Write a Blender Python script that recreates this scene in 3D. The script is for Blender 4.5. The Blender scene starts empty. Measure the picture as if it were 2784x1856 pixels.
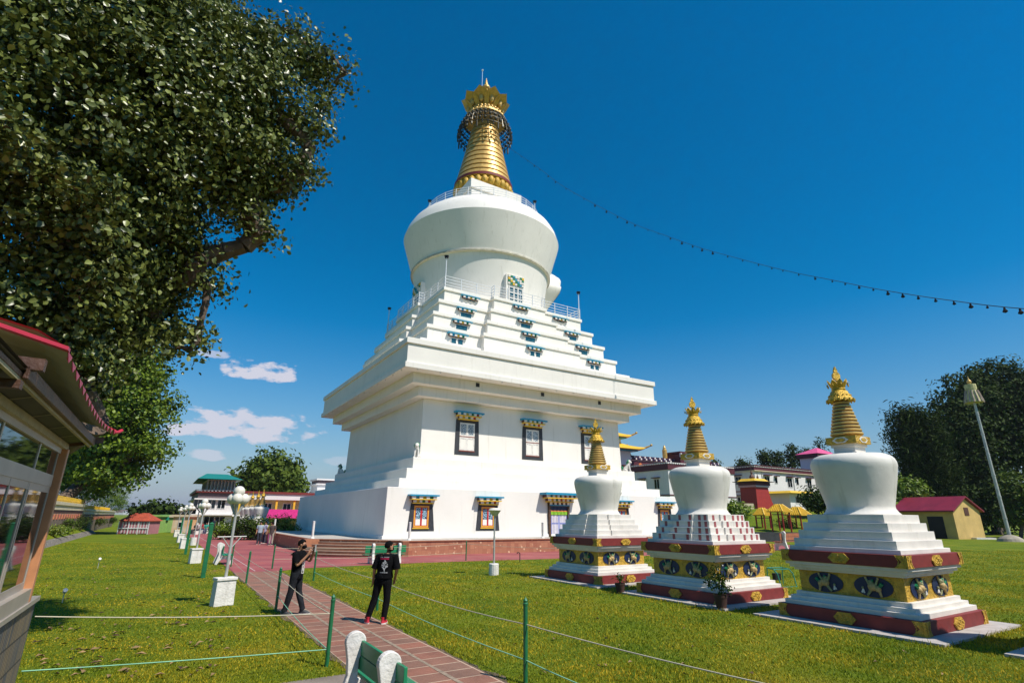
import bpy, bmesh, math, random
import numpy as np
from mathutils import Vector, Matrix
PI=math.pi; R=math.radians
scene=bpy.context.scene; COL=scene.collection
random.seed(7); rng=np.random.default_rng(7)

# ---------------------------------------------------------------- camera, sky, sun
PITCH,ROLL,FPX,EYE=R(18.086),R(.472),1459.6,2.24
cd=bpy.data.cameras.new('camera'); cam=bpy.data.objects.new('camera',cd); COL.objects.link(cam)
cd.sensor_width=36; cd.lens=36*FPX/2784; cd.clip_start=.05; cd.clip_end=20000
cam.location=(0,0,EYE)
cam.rotation_euler=(Matrix.Rotation(PI/2+PITCH,3,'X')@Matrix.Rotation(ROLL,3,'Z')).to_euler()
scene.camera=cam
SUN_AZ,SUN_EL=R(-34),R(54)          # azimuth measured from +X towards +Y
world=bpy.data.worlds.new('World'); scene.world=world; world.use_nodes=True
wn=world.node_tree; wn.nodes.clear()
wo=wn.nodes.new('ShaderNodeOutputWorld'); bg=wn.nodes.new('ShaderNodeBackground'); sky=wn.nodes.new('ShaderNodeTexSky')
sky.sky_type='NISHITA'; sky.sun_disc=False; sky.sun_elevation=SUN_EL; sky.sun_rotation=PI/2-SUN_AZ
sky.altitude=0; sky.air_density=1.15; sky.dust_density=.2; sky.ozone_density=3.2
hs=wn.nodes.new('ShaderNodeHueSaturation'); hs.inputs['Saturation'].default_value=1.56; hs.inputs['Value'].default_value=1.17; hs.inputs['Hue'].default_value=.496
wn.links.new(sky.outputs[0],hs.inputs['Color'])
bg.inputs['Strength'].default_value=.09
# clouds: soft noise puffs at fixed directions in the sky
def wmath(op,a,b=None,c=None,clamp=False):
    n=wn.nodes.new('ShaderNodeMath'); n.operation=op; n.use_clamp=clamp
    for i,v in enumerate((a,b,c)):
        if v is None: continue
        if isinstance(v,(int,float)): n.inputs[i].default_value=v
        else: wn.links.new(v,n.inputs[i])
    return n.outputs[0]
geo=wn.nodes.new('ShaderNodeTexCoord'); sep=wn.nodes.new('ShaderNodeSeparateXYZ'); wn.links.new(geo.outputs['Generated'],sep.inputs[0])
azn=wmath('ARCTAN2',sep.outputs[0],sep.outputs[1]); eln=wmath('ARCSINE',sep.outputs[2])
nz=wn.nodes.new('ShaderNodeTexNoise'); nz.inputs['Scale'].default_value=22; nz.inputs['Detail'].default_value=6; nz.inputs['Roughness'].default_value=.6
wmp=wn.nodes.new('ShaderNodeMapping'); wmp.inputs['Scale'].default_value=(1,1,2.2)
wn.links.new(geo.outputs['Generated'],wmp.inputs[0]); wn.links.new(wmp.outputs[0],nz.inputs['Vector'])
def ray(px,py,k=2784/2352):
    px*=k;py*=k;x=px-1392;y=py-928;cr,sr=math.cos(ROLL),math.sin(ROLL)
    a=x*cr+y*sr;b=-x*sr+y*cr;c,s=math.cos(PITCH),math.sin(PITCH)
    return (a,FPX*c+b*s,FPX*s-b*c)
CL=[(600,856,.058,.026,.95),(487,815,.026,.010,.6),(565,992,.115,.036,.9),(475,1047,.03,.012,.6),(790,1060,.04,.012,.3)]
tot=None
for (cx,cy,wx,wy,am) in CL:
    r=ray(cx,cy); l=math.sqrt(sum(v*v for v in r)); a0=math.atan2(r[0],r[1]); e0=math.asin(r[2]/l)
    dx=wmath('DIVIDE',wmath('SUBTRACT',azn,a0),wx); dy=wmath('DIVIDE',wmath('SUBTRACT',eln,e0),wy)
    # flatter underneath
    dy=wmath('MULTIPLY',dy,wmath('MULTIPLY_ADD',wmath('LESS_THAN',dy,0.0),.9,1.0))
    d2=wmath('ADD',wmath('MULTIPLY',dx,dx),wmath('MULTIPLY',dy,dy))
    v=wmath('SUBTRACT',wmath('MULTIPLY_ADD',nz.outputs[0],4.4,-1.25),d2)
    v=wmath('MULTIPLY',wmath('MULTIPLY',v,1.9,clamp=True),am)
    tot=v if tot is None else wmath('MAXIMUM',tot,v)
hz=wmath('POWER',wmath('SUBTRACT',1.0,wmath('DIVIDE',eln,.45,clamp=True)),2.8)
hm=wn.nodes.new('ShaderNodeMix'); hm.data_type='RGBA'; wn.links.new(wmath('MULTIPLY',hz,.9),hm.inputs['Factor']); wn.links.new(hs.outputs[0],hm.inputs['A']); hm.inputs['B'].default_value=(2.1,3.0,5.0,1)
mix=wn.nodes.new('ShaderNodeMix'); mix.data_type='RGBA'
wn.links.new(tot,mix.inputs['Factor']); wn.links.new(hm.outputs['Result'],mix.inputs['A']); mix.inputs['B'].default_value=(6.9,6.9,7.9,1)
wn.links.new(mix.outputs['Result'],bg.inputs[0]); wn.links.new(bg.outputs[0],wo.inputs[0])
sl=bpy.data.lights.new('sun','SUN'); sl.energy=5.0; sl.angle=R(.53); sl.color=(1,.945,.86)
so=bpy.data.objects.new('sun',sl); COL.objects.link(so)
sd=Vector((math.cos(SUN_AZ)*math.cos(SUN_EL),math.sin(SUN_AZ)*math.cos(SUN_EL),math.sin(SUN_EL)))
so.rotation_euler=sd.to_track_quat('Z','Y').to_euler(); so.location=(60,-40,90)
vs=scene.view_settings; vs.view_transform='Standard'; vs.look='None'; vs.exposure=.12; vs.gamma=1

# ---------------------------------------------------------------- helpers
def at(px,py,Y):                      # point of the photograph (2352 px wide) at world depth Y
    r=ray(px,py); k=Y/r[1]; return Vector((r[0]*k,Y,EYE+r[2]*k))
def G(px,py,z=0.):
    r=ray(px,py); k=(z-EYE)/r[2]; return Vector((r[0]*k,r[1]*k,z))
class MB:
    def __init__(s): s.v=[];s.f=[];s.m=[];s.cur=0
    def mat(s,i): s.cur=i; return s
    def add(s,vs,fs,m=None):
        o=len(s.v); s.v+= [tuple(v) for v in vs]; s.f+=[tuple(i+o for i in f) for f in fs]; s.m+=[s.cur if m is None else m]*len(fs); return s
    def box(s,x0,x1,y0,y1,z0,z1,m=None):
        return s.add([(x0,y0,z0),(x1,y0,z0),(x1,y1,z0),(x0,y1,z0),(x0,y0,z1),(x1,y0,z1),(x1,y1,z1),(x0,y1,z1)],
            [(0,3,2,1),(4,5,6,7),(0,1,5,4),(1,2,6,5),(2,3,7,6),(3,0,4,7)],m)
    def frus(s,a0,a1,z0,z1,b0=None,b1=None,cx=0,cy=0,m=None):
        b0=a0 if b0 is None else b0; b1=a1 if b1 is None else b1
        return s.add([(cx-a0,cy-b0,z0),(cx+a0,cy-b0,z0),(cx+a0,cy+b0,z0),(cx-a0,cy+b0,z0),(cx-a1,cy-b1,z1),(cx+a1,cy-b1,z1),(cx+a1,cy+b1,z1),(cx-a1,cy+b1,z1)],
            [(0,3,2,1),(4,5,6,7),(0,1,5,4),(1,2,6,5),(2,3,7,6),(3,0,4,7)],m)
    def prism(s,pts,z0,z1,m=None,taper=1.):   # pts ccw in xy
        n=len(pts)
        return s.add([(x,y,z0) for x,y in pts]+[(x*taper,y*taper,z1) for x,y in pts],[tuple(range(n-1,-1,-1)),tuple(range(n,2*n))]+[(i,(i+1)%n,n+(i+1)%n,n+i) for i in range(n)],m)
    def plate(s,pts,y0,y1,m=None):            # outline in xz, thickness along y
        n=len(pts)
        return s.add([(x,y0,z) for x,z in pts]+[(x,y1,z) for x,z in pts],[tuple(range(n)),tuple(range(2*n-1,n-1,-1))]+[((i+1)%n,i,n+i,n+(i+1)%n) for i in range(n)],m)
    def lathe(s,prof,n=24,cx=0,cy=0,m=None,cap=True,sx=1,sy=1):
        k=len(prof); vs=[(cx+r*sx*math.cos(2*PI*j/n),cy+r*sy*math.sin(2*PI*j/n),z) for r,z in prof for j in range(n)]
        fs=[(i*n+j,i*n+(j+1)%n,(i+1)*n+(j+1)%n,(i+1)*n+j) for i in range(k-1) for j in range(n)]
        if cap: fs+=[tuple(range(n-1,-1,-1)),tuple((k-1)*n+j for j in range(n))]
        return s.add(vs,fs,m)
    def tube(s,p0,p1,r0,r1=None,n=8,m=None):
        r1=r0 if r1 is None else r1; p0=Vector(p0);p1=Vector(p1); d=(p1-p0)
        if d.length<1e-6: return s
        q=d.to_track_quat('Z','Y'); vs=[]
        for p,r in ((p0,r0),(p1,r1)):
            for j in range(n): vs.append(p+q@Vector((r*math.cos(2*PI*j/n),r*math.sin(2*PI*j/n),0)))
        return s.add(vs,[(j,(j+1)%n,n+(j+1)%n,n+j) for j in range(n)]+[tuple(range(n-1,-1,-1)),tuple(range(n,2*n))],m)
    def path(s,pts,r,n=6,m=None):
        for a,b in zip(pts[:-1],pts[1:]): s.tube(a,b,r,r,n,m)
        return s
    def ball(s,c,r,n=12,k=8,sx=1,sy=1,sz=1,m=None):
        prof=[(max(1e-4,r*math.sin(PI*i/k)),-r*math.cos(PI*i/k)*sz) for i in range(k+1)]
        o=len(s.v); s.lathe([(a,b+c[2]) for a,b in prof],n,c[0],c[1],m,sx=sx,sy=sy); return s
    def loft(s,rings,n=16,m=None):            # rings (cx,cy,cz,rx,ry)
        vs=[(cx+rx*math.cos(2*PI*j/n),cy+ry*math.sin(2*PI*j/n),cz) for cx,cy,cz,rx,ry in rings for j in range(n)]; k=len(rings)
        return s.add(vs,[(i*n+j,i*n+(j+1)%n,(i+1)*n+(j+1)%n,(i+1)*n+j) for i in range(k-1) for j in range(n)]+[tuple(range(n-1,-1,-1)),tuple((k-1)*n+j for j in range(n))],m)
    def xf(s,M):
        s.v=[tuple(M@Vector(v)) for v in s.v]; return s
    def join(s,o,M=None,m=None):
        vs=[tuple(M@Vector(v)) for v in o.v] if M else o.v
        k=len(s.v); s.v+=vs; s.f+=[tuple(i+k for i in f) for f in o.f]; s.m+=[m if m is not None else q for q in o.m]; return s
def RZ(a,loc=(0,0,0)): return Matrix.Translation(loc)@Matrix.Rotation(a,4,'Z')
def link(name,me,parent=None,loc=(0,0,0),rz=0):
    o=bpy.data.objects.new(name,me); COL.objects.link(o); o.location=loc; o.rotation_euler=(0,0,rz)
    if parent: o.parent=parent
    return o
def obj(name,mb,mats,parent=None,loc=(0,0,0),rz=0,smooth=None,bevel=0):
    me=bpy.data.meshes.new(name); me.from_pydata(mb.v,[],mb.f)
    if not isinstance(mats,(list,tuple)): mats=[mats]
    for m in mats: me.materials.append(m)
    if len(mats)>1: me.polygons.foreach_set('material_index',[min(i,len(mats)-1) for i in mb.m])
    if smooth is not None:
        me.polygons.foreach_set('use_smooth',[True]*len(me.polygons)); me.set_sharp_from_angle(angle=R(smooth))
    me.update()
    o=link(name,me,parent,loc,rz)
    if bevel:
        b=o.modifiers.new('bevel','BEVEL'); b.width=bevel; b.segments=2; b.limit_method='ANGLE'; b.angle_limit=R(40)
    return o
def thing(name,label,cat,loc=(0,0,0),rz=0,group=None):
    o=link(name,None,None,loc,rz); return tag(o,label,cat,group)
def tag(o,label,cat,group=None):
    o['label']=label; o['category']=cat
    if group: o['group']=group
    return o
def struct(o): o['kind']='structure'; return o
def copytree(o,parent=None):
    c=o.copy(); COL.objects.link(c)
    if parent: c.parent=parent
    for ch in list(o.children): copytree(ch,c)
    return c
def dup(o,loc,rz=0,label=None,scale=None):
    c=copytree(o); c.location=loc; c.rotation_euler=(0,0,rz)
    if label: c['label']=label
    if scale: c.scale=(scale,)*3
    return c

# ---------------------------------------------------------------- materials
def mat(name,col,rough=.6,metal=0,var=.12,vscale=3,bump=0,bscale=30,col2=None,spec=.5,streak=0,detail=5):
    m=bpy.data.materials.new(name); m.use_nodes=True; nt=m.node_tree; N=nt.nodes; L=nt.links; b=N['Principled BSDF']
    b.inputs['Roughness'].default_value=rough; b.inputs['Metallic'].default_value=metal; b.inputs['Specular IOR Level'].default_value=spec
    tc=N.new('ShaderNodeTexCoord'); n=N.new('ShaderNodeTexNoise'); n.inputs['Scale'].default_value=vscale; n.inputs['Detail'].default_value=detail
    L.new(tc.outputs['Object'],n.inputs['Vector'])
    cr=N.new('ShaderNodeValToRGB'); c=col; c2=col2 or tuple(x*(1-2*var) for x in col)
    cr.color_ramp.elements[0].position=.32; cr.color_ramp.elements[1].position=.68
    cr.color_ramp.elements[0].color=(*c2,1); cr.color_ramp.elements[1].color=(*c,1); L.new(n.outputs[0],cr.inputs[0]); out=cr.outputs[0]
    if streak:
        mp=N.new('ShaderNodeMapping'); mp.inputs['Scale'].default_value=(2.2,2.2,.12); L.new(tc.outputs['Object'],mp.inputs[0])
        n2=N.new('ShaderNodeTexNoise'); n2.inputs['Scale'].default_value=1.6; n2.inputs['Detail'].default_value=7; n2.inputs['Roughness'].default_value=.65; L.new(mp.outputs[0],n2.inputs['Vector'])
        r2=N.new('ShaderNodeValToRGB'); r2.color_ramp.elements[0].position=.56; r2.color_ramp.elements[1].position=.78
        r2.color_ramp.elements[0].color=(1,1,1,1); k=1-streak; r2.color_ramp.elements[1].color=(k,k*.99,k*.94,1); L.new(n2.outputs[0],r2.inputs[0])
        mx=N.new('ShaderNodeMix'); mx.data_type='RGBA'; mx.blend_type='MULTIPLY'; mx.inputs['Factor'].default_value=1
        L.new(out,mx.inputs['A']); L.new(r2.outputs[0],mx.inputs['B']); out=mx.outputs['Result']
    L.new(out,b.inputs['Base Color'])
    if bump:
        nb=N.new('ShaderNodeTexNoise'); nb.inputs['Scale'].default_value=bscale; nb.inputs['Detail'].default_value=4; L.new(tc.outputs['Object'],nb.inputs['Vector'])
        bp=N.new('ShaderNodeBump'); bp.inputs['Strength'].default_value=bump; bp.inputs['Distance'].default_value=.05; L.new(nb.outputs[0],bp.inputs['Height']); L.new(bp.outputs[0],b.inputs['Normal'])
    return m
M={}
M['white']=mat('white_plaster',(.82,.775,.70),.75,var=.035,vscale=.5,streak=.20,bump=.08,bscale=6)
M['whitetile']=mat('white_tile',(.76,.71,.64),.6,var=.08,vscale=2,streak=.2,bump=.1,bscale=30)
M['whitewash']=mat('whitewashed_block',(.78,.74,.68),.8,var=.1,vscale=5,streak=.25,bump=.3,bscale=20)
M['gold']=mat('gilded_metal',(.72,.45,.12),.42,.3,var=.16,vscale=2.5,bump=.5,bscale=3,streak=.25)
M['goldrel']=mat('gold_relief_paint',(.72,.43,.045),.45,.15,var=.2,vscale=9,bump=1.0,bscale=22)
M['maroon']=mat('maroon_paint',(.22,.025,.022),.6,var=.12,vscale=5)
M['maroondk']=mat('dark_maroon_paint',(.10,.02,.03),.6,var=.1)
M['blackfr']=mat('black_window_surround',(.035,.038,.045),.7,var=.2,vscale=5)
M['teal']=mat('turquoise_paint',(.02,.28,.45),.5,var=.05)
M['yellow']=mat('yellow_paint',(.78,.48,.03),.55,var=.08)
M['green']=mat('green_paint',(.01,.22,.09),.45,var=.1)
M['lime']=mat('light_green_paint',(.25,.45,.06),.55,var=.1)
M['red']=mat('red_paint',(.55,.02,.02),.5,var=.1)
M['orange']=mat('orange_paint',(.75,.22,.06),.5,var=.1)
M['brown']=mat('brown_paint',(.10,.035,.02),.5,var=.1)
M['navy']=mat('navy_paint',(.008,.02,.075),.5,var=.15)
M['glass']=mat('dark_window_glass',(.012,.02,.028),.06,var=.3,vscale=1.5,spec=.8)
M['lat']=None
M['steel']=mat('painted_rail',(.72,.73,.75),.4,var=.05)
M['pole']=mat('galvanised_pole',(.55,.54,.5),.45,.3,var=.15)
M['dark']=mat('dark_metal',(.02,.02,.025),.5,.3,var=.1)
M['globe']=mat('lamp_globe',(.74,.70,.60),.3,var=.06,vscale=6)
M['skin']=mat('skin',(.36,.17,.09),.55,var=.05)
M['black']=mat('black_cloth',(.007,.007,.008),.95,spec=.08,var=.2,vscale=9,bump=.25,bscale=14)
M['jean']=mat('charcoal_jeans',(.025,.027,.032),.95,spec=.1,var=.25,vscale=9,bump=.25,bscale=14)
M['hair']=mat('black_hair',(.006,.005,.005),.8,var=.1,bump=.6,bscale=90,spec=.12)
M['rope']=mat('cream_rope',(.55,.50,.36),.8,var=.1)
M['ropeg']=mat('green_rope',(.25,.55,.35),.8,var=.1)
def lattice_mat(name,a,b,sc):
    m=mat(name,b,.5,var=.02); nt=m.node_tree; N=nt.nodes;L=nt.links; bs=N['Principled BSDF']
    tc=N.new('ShaderNodeTexCoord'); v=N.new('ShaderNodeTexVoronoi'); v.feature='DISTANCE_TO_EDGE'; v.inputs['Scale'].default_value=sc; L.new(tc.outputs['Object'],v.inputs['Vector'])
    r=N.new('ShaderNodeValToRGB'); r.color_ramp.interpolation='CONSTANT'; r.color_ramp.elements[1].position=.09
    r.color_ramp.elements[0].color=(*a,1); r.color_ramp.elements[1].color=(*b,1); L.new(v.outputs[0],r.inputs[0]); L.new(r.outputs[0],bs.inputs['Base Color']); bs.inputs['Roughness'].default_value=.3
    return m
M['lat']=lattice_mat('white_fretwork_pane',(.62,.66,.68),(.02,.05,.07),11)
M['latb']=lattice_mat('blue_fretwork_pane',(.38,.55,.68),(.01,.04,.06),8)
def tile_mat(name,c1,c2,mortar,scale,bw=.5,rh=.25,ms=.02,rz=0,bump=.3,rough=.8,offset=.5,dirt=.35):
    m=bpy.data.materials.new(name); m.use_nodes=True; nt=m.node_tree;N=nt.nodes;L=nt.links;b=N['Principled BSDF']
    tc=N.new('ShaderNodeTexCoord')
    if rz=='side':
        s_=N.new('ShaderNodeSeparateXYZ'); mp=N.new('ShaderNodeCombineXYZ'); L.new(tc.outputs['Object'],s_.inputs[0]); L.new(s_.outputs[1],mp.inputs[0]); L.new(s_.outputs[2],mp.inputs[1])
    else: mp=N.new('ShaderNodeMapping'); mp.inputs['Rotation'].default_value=(0,0,rz); L.new(tc.outputs['Object'],mp.inputs[0])
    br=N.new('ShaderNodeTexBrick'); br.offset=offset; br.inputs['Scale'].default_value=scale; br.inputs['Brick Width'].default_value=bw; br.inputs['Row Height'].default_value=rh; br.inputs['Mortar Size'].default_value=ms
    br.inputs['Color1'].default_value=(*c1,1); br.inputs['Color2'].default_value=(*c2,1); br.inputs['Mortar'].default_value=(*mortar,1); L.new(mp.outputs[0],br.inputs['Vector'])
    n=N.new('ShaderNodeTexNoise'); n.inputs['Scale'].default_value=1.1; n.inputs['Detail'].default_value=8; n.inputs['Roughness'].default_value=.65; L.new(tc.outputs['Object'],n.inputs['Vector'])
    mr=N.new('ShaderNodeMapRange'); mr.inputs['From Min'].default_value=.3; mr.inputs['From Max'].default_value=.7; mr.inputs['To Min'].default_value=1-dirt; mr.inputs['To Max'].default_value=1.15; L.new(n.outputs[0],mr.inputs[0])
    mx=N.new('ShaderNodeMix'); mx.data_type='RGBA'; mx.blend_type='MULTIPLY'; mx.inputs['Factor'].default_value=1; L.new(br.outputs['Color'],mx.inputs['A']); L.new(mr.outputs[0],mx.inputs['B'])
    L.new(mx.outputs['Result'],b.inputs['Base Color']); b.inputs['Roughness'].default_value=rough
    bp=N.new('ShaderNodeBump'); bp.inputs['Strength'].default_value=bump; bp.inputs['Distance'].default_value=.01; L.new(br.outputs['Fac'],bp.inputs['Height']); bp.invert=True; L.new(bp.outputs[0],b.inputs['Normal'])
    return m
def leaf_mat(name,dark,light,rough=.38,trans=.35,spec=.5):
    m=bpy.data.materials.new(name); m.use_nodes=True; nt=m.node_tree;N=nt.nodes;L=nt.links;b=N['Principled BSDF']
    g=N.new('ShaderNodeNewGeometry'); r=N.new('ShaderNodeValToRGB'); r.color_ramp.elements[0].color=(*dark,1); r.color_ramp.elements[1].color=(*light,1)
    L.new(g.outputs['Random Per Island'],r.inputs[0]); L.new(r.outputs[0],b.inputs['Base Color']); b.inputs['Roughness'].default_value=rough; b.inputs['Specular IOR Level'].default_value=spec
    t=N.new('ShaderNodeBsdfTranslucent'); L.new(r.outputs[0],t.inputs[0]); ms=N.new('ShaderNodeMixShader'); ms.inputs[0].default_value=trans
    L.new(b.outputs[0],ms.inputs[1]); L.new(t.outputs[0],ms.inputs[2]); L.new(ms.outputs[0],N['Material Output'].inputs[0]); return m

# ---------------------------------------------------------------- stupa frame (all the precinct is aligned to it)
SC=Vector((-3.526,54.5,0)); TH=R(31.67)
T=Vector((math.cos(TH),math.sin(TH),0)); Nn=Vector((math.sin(TH),-math.cos(TH),0))
def UV(u,v,z=0): return SC+T*u+Nn*v+Vector((0,0,z))       # u along the sunlit face, v outward from it
# ---------------------------------------------------------------- ground, path, court
def grass_ground():
    m=bpy.data.materials.new('grass_ground'); m.use_nodes=True; nt=m.node_tree;N=nt.nodes;L=nt.links;b=N['Principled BSDF']
    tc=N.new('ShaderNodeTexCoord')
    def noise(s,d=6,r=.6):
        n=N.new('ShaderNodeTexNoise'); n.inputs['Scale'].default_value=s;n.inputs['Detail'].default_value=d;n.inputs['Roughness'].default_value=r;L.new(tc.outputs['Object'],n.inputs['Vector']);return n.outputs[0]
    def ramp(f,stops):
        r=N.new('ShaderNodeValToRGB'); e=r.color_ramp.elements
        while len(e)<len(stops): e.new(.5)
        for q,(p,c) in zip(e,stops): q.position=p;q.color=(*c,1)
        L.new(f,r.inputs[0]);return r.outputs[0]
    a=ramp(noise(.35),[(.3,(.07,.12,.006)),(.5,(.13,.18,.008)),(.62,(.19,.205,.012)),(.75,(.21,.165,.035))])
    f=ramp(noise(26,8,.75),[(.3,(.35,.38,.3)),(.5,(.95,.95,.9)),(.72,(1.7,1.6,1.3))])
    mx=N.new('ShaderNodeMix');mx.data_type='RGBA';mx.blend_type='MULTIPLY';mx.inputs['Factor'].default_value=.9;L.new(a,mx.inputs['A']);L.new(f,mx.inputs['B'])
    L.new(mx.outputs['Result'],b.inputs['Base Color']);b.inputs['Roughness'].default_value=.9;b.inputs['Specular IOR Level'].default_value=.15
    bp=N.new('ShaderNodeBump');bp.inputs['Strength'].default_value=.9;bp.inputs['Distance'].default_value=.05;L.new(noise(30,5,.7),bp.inputs['Height']);L.new(bp.outputs[0],b.inputs['Normal'])
    return m
M['ground']=grass_ground()
g=MB(); S=9000
g.add([(-S,-300,0),(S,-300,0),(S,S,0),(-S,S,0)],[(0,1,2,3)])
struct(obj('ground',g,M['ground']))
def uvpoly(name,pts,z,m,z0=None):
    mb=MB(); P=[UV(u,v) for u,v in pts]
    n=len(P)
    mb.add([(p.x,p.y,z) for p in P],[tuple(range(n))] )
    return struct(obj(name,mb,m))
def court_mat():
    m=mat('red_court_paint',(.36,.085,.075),.75,var=.14,vscale=.45,col2=(.25,.05,.055),bump=.1,bscale=12); nt=m.node_tree;N=nt.nodes;L=nt.links;b=N['Principled BSDF']
    tc=N.new('ShaderNodeTexCoord'); mp=N.new('ShaderNodeMapping'); mp.inputs['Rotation'].default_value=(0,0,R(-20)); mp.inputs['Scale'].default_value=(.25,1.3,1); L.new(tc.outputs['Object'],mp.inputs[0])
    n=N.new('ShaderNodeTexNoise'); n.inputs['Scale'].default_value=1.1; n.inputs['Detail'].default_value=8; n.inputs['Roughness'].default_value=.68; L.new(mp.outputs[0],n.inputs['Vector'])
    r=N.new('ShaderNodeValToRGB'); r.color_ramp.elements[0].position=.48; r.color_ramp.elements[1].position=.72; r.color_ramp.elements[0].color=(0,0,0,1); r.color_ramp.elements[1].color=(.62,.62,.62,1); L.new(n.outputs[0],r.inputs[0])
    src=b.inputs['Base Color'].links[0].from_socket
    mx=N.new('ShaderNodeMix');mx.data_type='RGBA';L.new(r.outputs[0],mx.inputs['Factor']);L.new(src,mx.inputs['A']);mx.inputs['B'].default_value=(.40,.21,.17,1);L.new(mx.outputs['Result'],b.inputs['Base Color'])
    return m
M['court']=court_mat()
uvpoly('court_paving',[(-22.75,-40),(-22.75,22.2),(-20.9,22.2),(-20,21.4),(-14,20.9),(0,22.0),(24,22.2),(24,-40)],.006,M['court'])
def path_mat():
    m=bpy.data.materials.new('path_tiles'); m.use_nodes=True; nt=m.node_tree;N=nt.nodes;L=nt.links;b=N['Principled BSDF']
    tc=N.new('ShaderNodeTexCoord'); mp=N.new('ShaderNodeMapping'); mp.inputs['Rotation'].default_value=(0,0,-TH); L.new(tc.outputs['Object'],mp.inputs[0]); sp=N.new('ShaderNodeSeparateXYZ'); L.new(mp.outputs[0],sp.inputs[0])
    br=N.new('ShaderNodeTexBrick'); br.offset=0; br.inputs['Scale'].default_value=1; br.inputs['Brick Width'].default_value=.55; br.inputs['Row Height'].default_value=.42; br.inputs['Mortar Size'].default_value=.013
    off=N.new('ShaderNodeVectorMath'); off.operation='ADD'; L.new(mp.outputs[0],off.inputs[0])
    o=UV(-22.75,22); ox=o.x*math.cos(TH)+o.y*math.sin(TH); off.inputs[1].default_value=(-ox,0,0); L.new(off.outputs[0],br.inputs['Vector'])
    br.inputs['Color1'].default_value=(.27,.105,.065,1); br.inputs['Color2'].default_value=(.20,.105,.07,1); br.inputs['Mortar'].default_value=(.46,.33,.23,1)
    n=N.new('ShaderNodeTexNoise'); n.inputs['Scale'].default_value=1.4; n.inputs['Detail'].default_value=8; n.inputs['Roughness'].default_value=.7; L.new(tc.outputs['Object'],n.inputs['Vector'])
    mr=N.new('ShaderNodeMapRange'); mr.inputs['From Min'].default_value=.3; mr.inputs['From Max'].default_value=.7; mr.inputs['To Min'].default_value=.72; mr.inputs['To Max'].default_value=1.25; L.new(n.outputs[0],mr.inputs[0])
    mx=N.new('ShaderNodeMix');mx.data_type='RGBA';mx.blend_type='MULTIPLY';mx.inputs['Factor'].default_value=1;L.new(br.outputs['Color'],mx.inputs['A']);L.new(mr.outputs[0],mx.inputs['B'])
    L.new(mx.outputs['Result'],b.inputs['Base Color']); b.inputs['Roughness'].default_value=.8
    bp=N.new('ShaderNodeBump'); bp.inputs['Strength'].default_value=.4; bp.inputs['Distance'].default_value=.01; L.new(br.outputs['Fac'],bp.inputs['Height']); L.new(bp.outputs[0],b.inputs['Normal'])
    return m
M['path']=path_mat()
uvpoly('path',[(-22.75,22.24),(-22.75,50),(-21.08,50),(-21.08,22.24)],.012,M['path'])
uvpoly('cross_path',[(-36,39.35),(-36,43),(-22.79,43),(-22.79,39.2)],.010,mat('worn_concrete',(.25,.2,.16),.85,var=.2,vscale=2,bump=.2))
for sgn,u0 in ((-1,-22.73),(1,-21.10)):
    rd=random.Random(3+sgn); inner=[(u0,50-i*.25) for i in range(112)]; outer=[(u0+sgn*(.03+.13*abs(math.sin(i*.37))*rd.random()+.05*rd.random()),50-i*.25) for i in range(112)]
    mb=MB(); vs=[]
    for (a,b),(c_,d_) in zip(inner,outer): p=UV(a,b);q=UV(c_,d_); vs+=[(p.x,p.y,.009),(q.x,q.y,.009)]
    mb.add(vs,[(2*i,2*i+1,2*i+3,2*i+2) if sgn<0 else (2*i,2*i+2,2*i+3,2*i+1) for i in range(111)]); struct(obj('soil_edge',mb,mat('bare_soil',(.17,.12,.07),.95,var=.3,vscale=6,bump=.4)))
# raised grouted bands that run along the path
mb=MB()
for u in (-22.18,-21.63):
    z=.016; a=UV(u-.032,22.3);b=UV(u+.032,22.3);c=UV(u+.032,50);d=UV(u-.032,50)
    n=60; L0=[a.lerp(d,i/n) for i in range(n+1)]; R0=[b.lerp(c,i/n) for i in range(n+1)]
    vs=[];
    for p,q in zip(L0,R0):
        e=random.uniform(-.008,.008); vs+=[(p.x+e,p.y,z),(q.x-e,q.y,z)]
    mb.add(vs,[(2*i,2*i+1,2*i+3,2*i+2) for i in range(n)])
struct(obj('path_band',mb,mat('path_band_cement',(.36,.27,.19),.85,var=.25,vscale=8)))
# court line markings
mb=MB()
def line(p,q,w=.05,z=.012):
    p=Vector(p);q=Vector(q);d=(q-p).normalized();s=Vector((-d.y,d.x,0))*w/2
    mb.add([(p+s).xy.to_3d()+Vector((0,0,z)),(q+s).xy.to_3d()+Vector((0,0,z)),(q-s).xy.to_3d()+Vector((0,0,z)),(p-s).xy.to_3d()+Vector((0,0,z))],[(3,2,1,0)])
line(UV(-21.9,21.9),UV(-21.9,-20),.025); line(UV(-19,20.2),UV(-14,19.2),.03)
struct(obj('court_line',mb,M['whitewash']))

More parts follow.
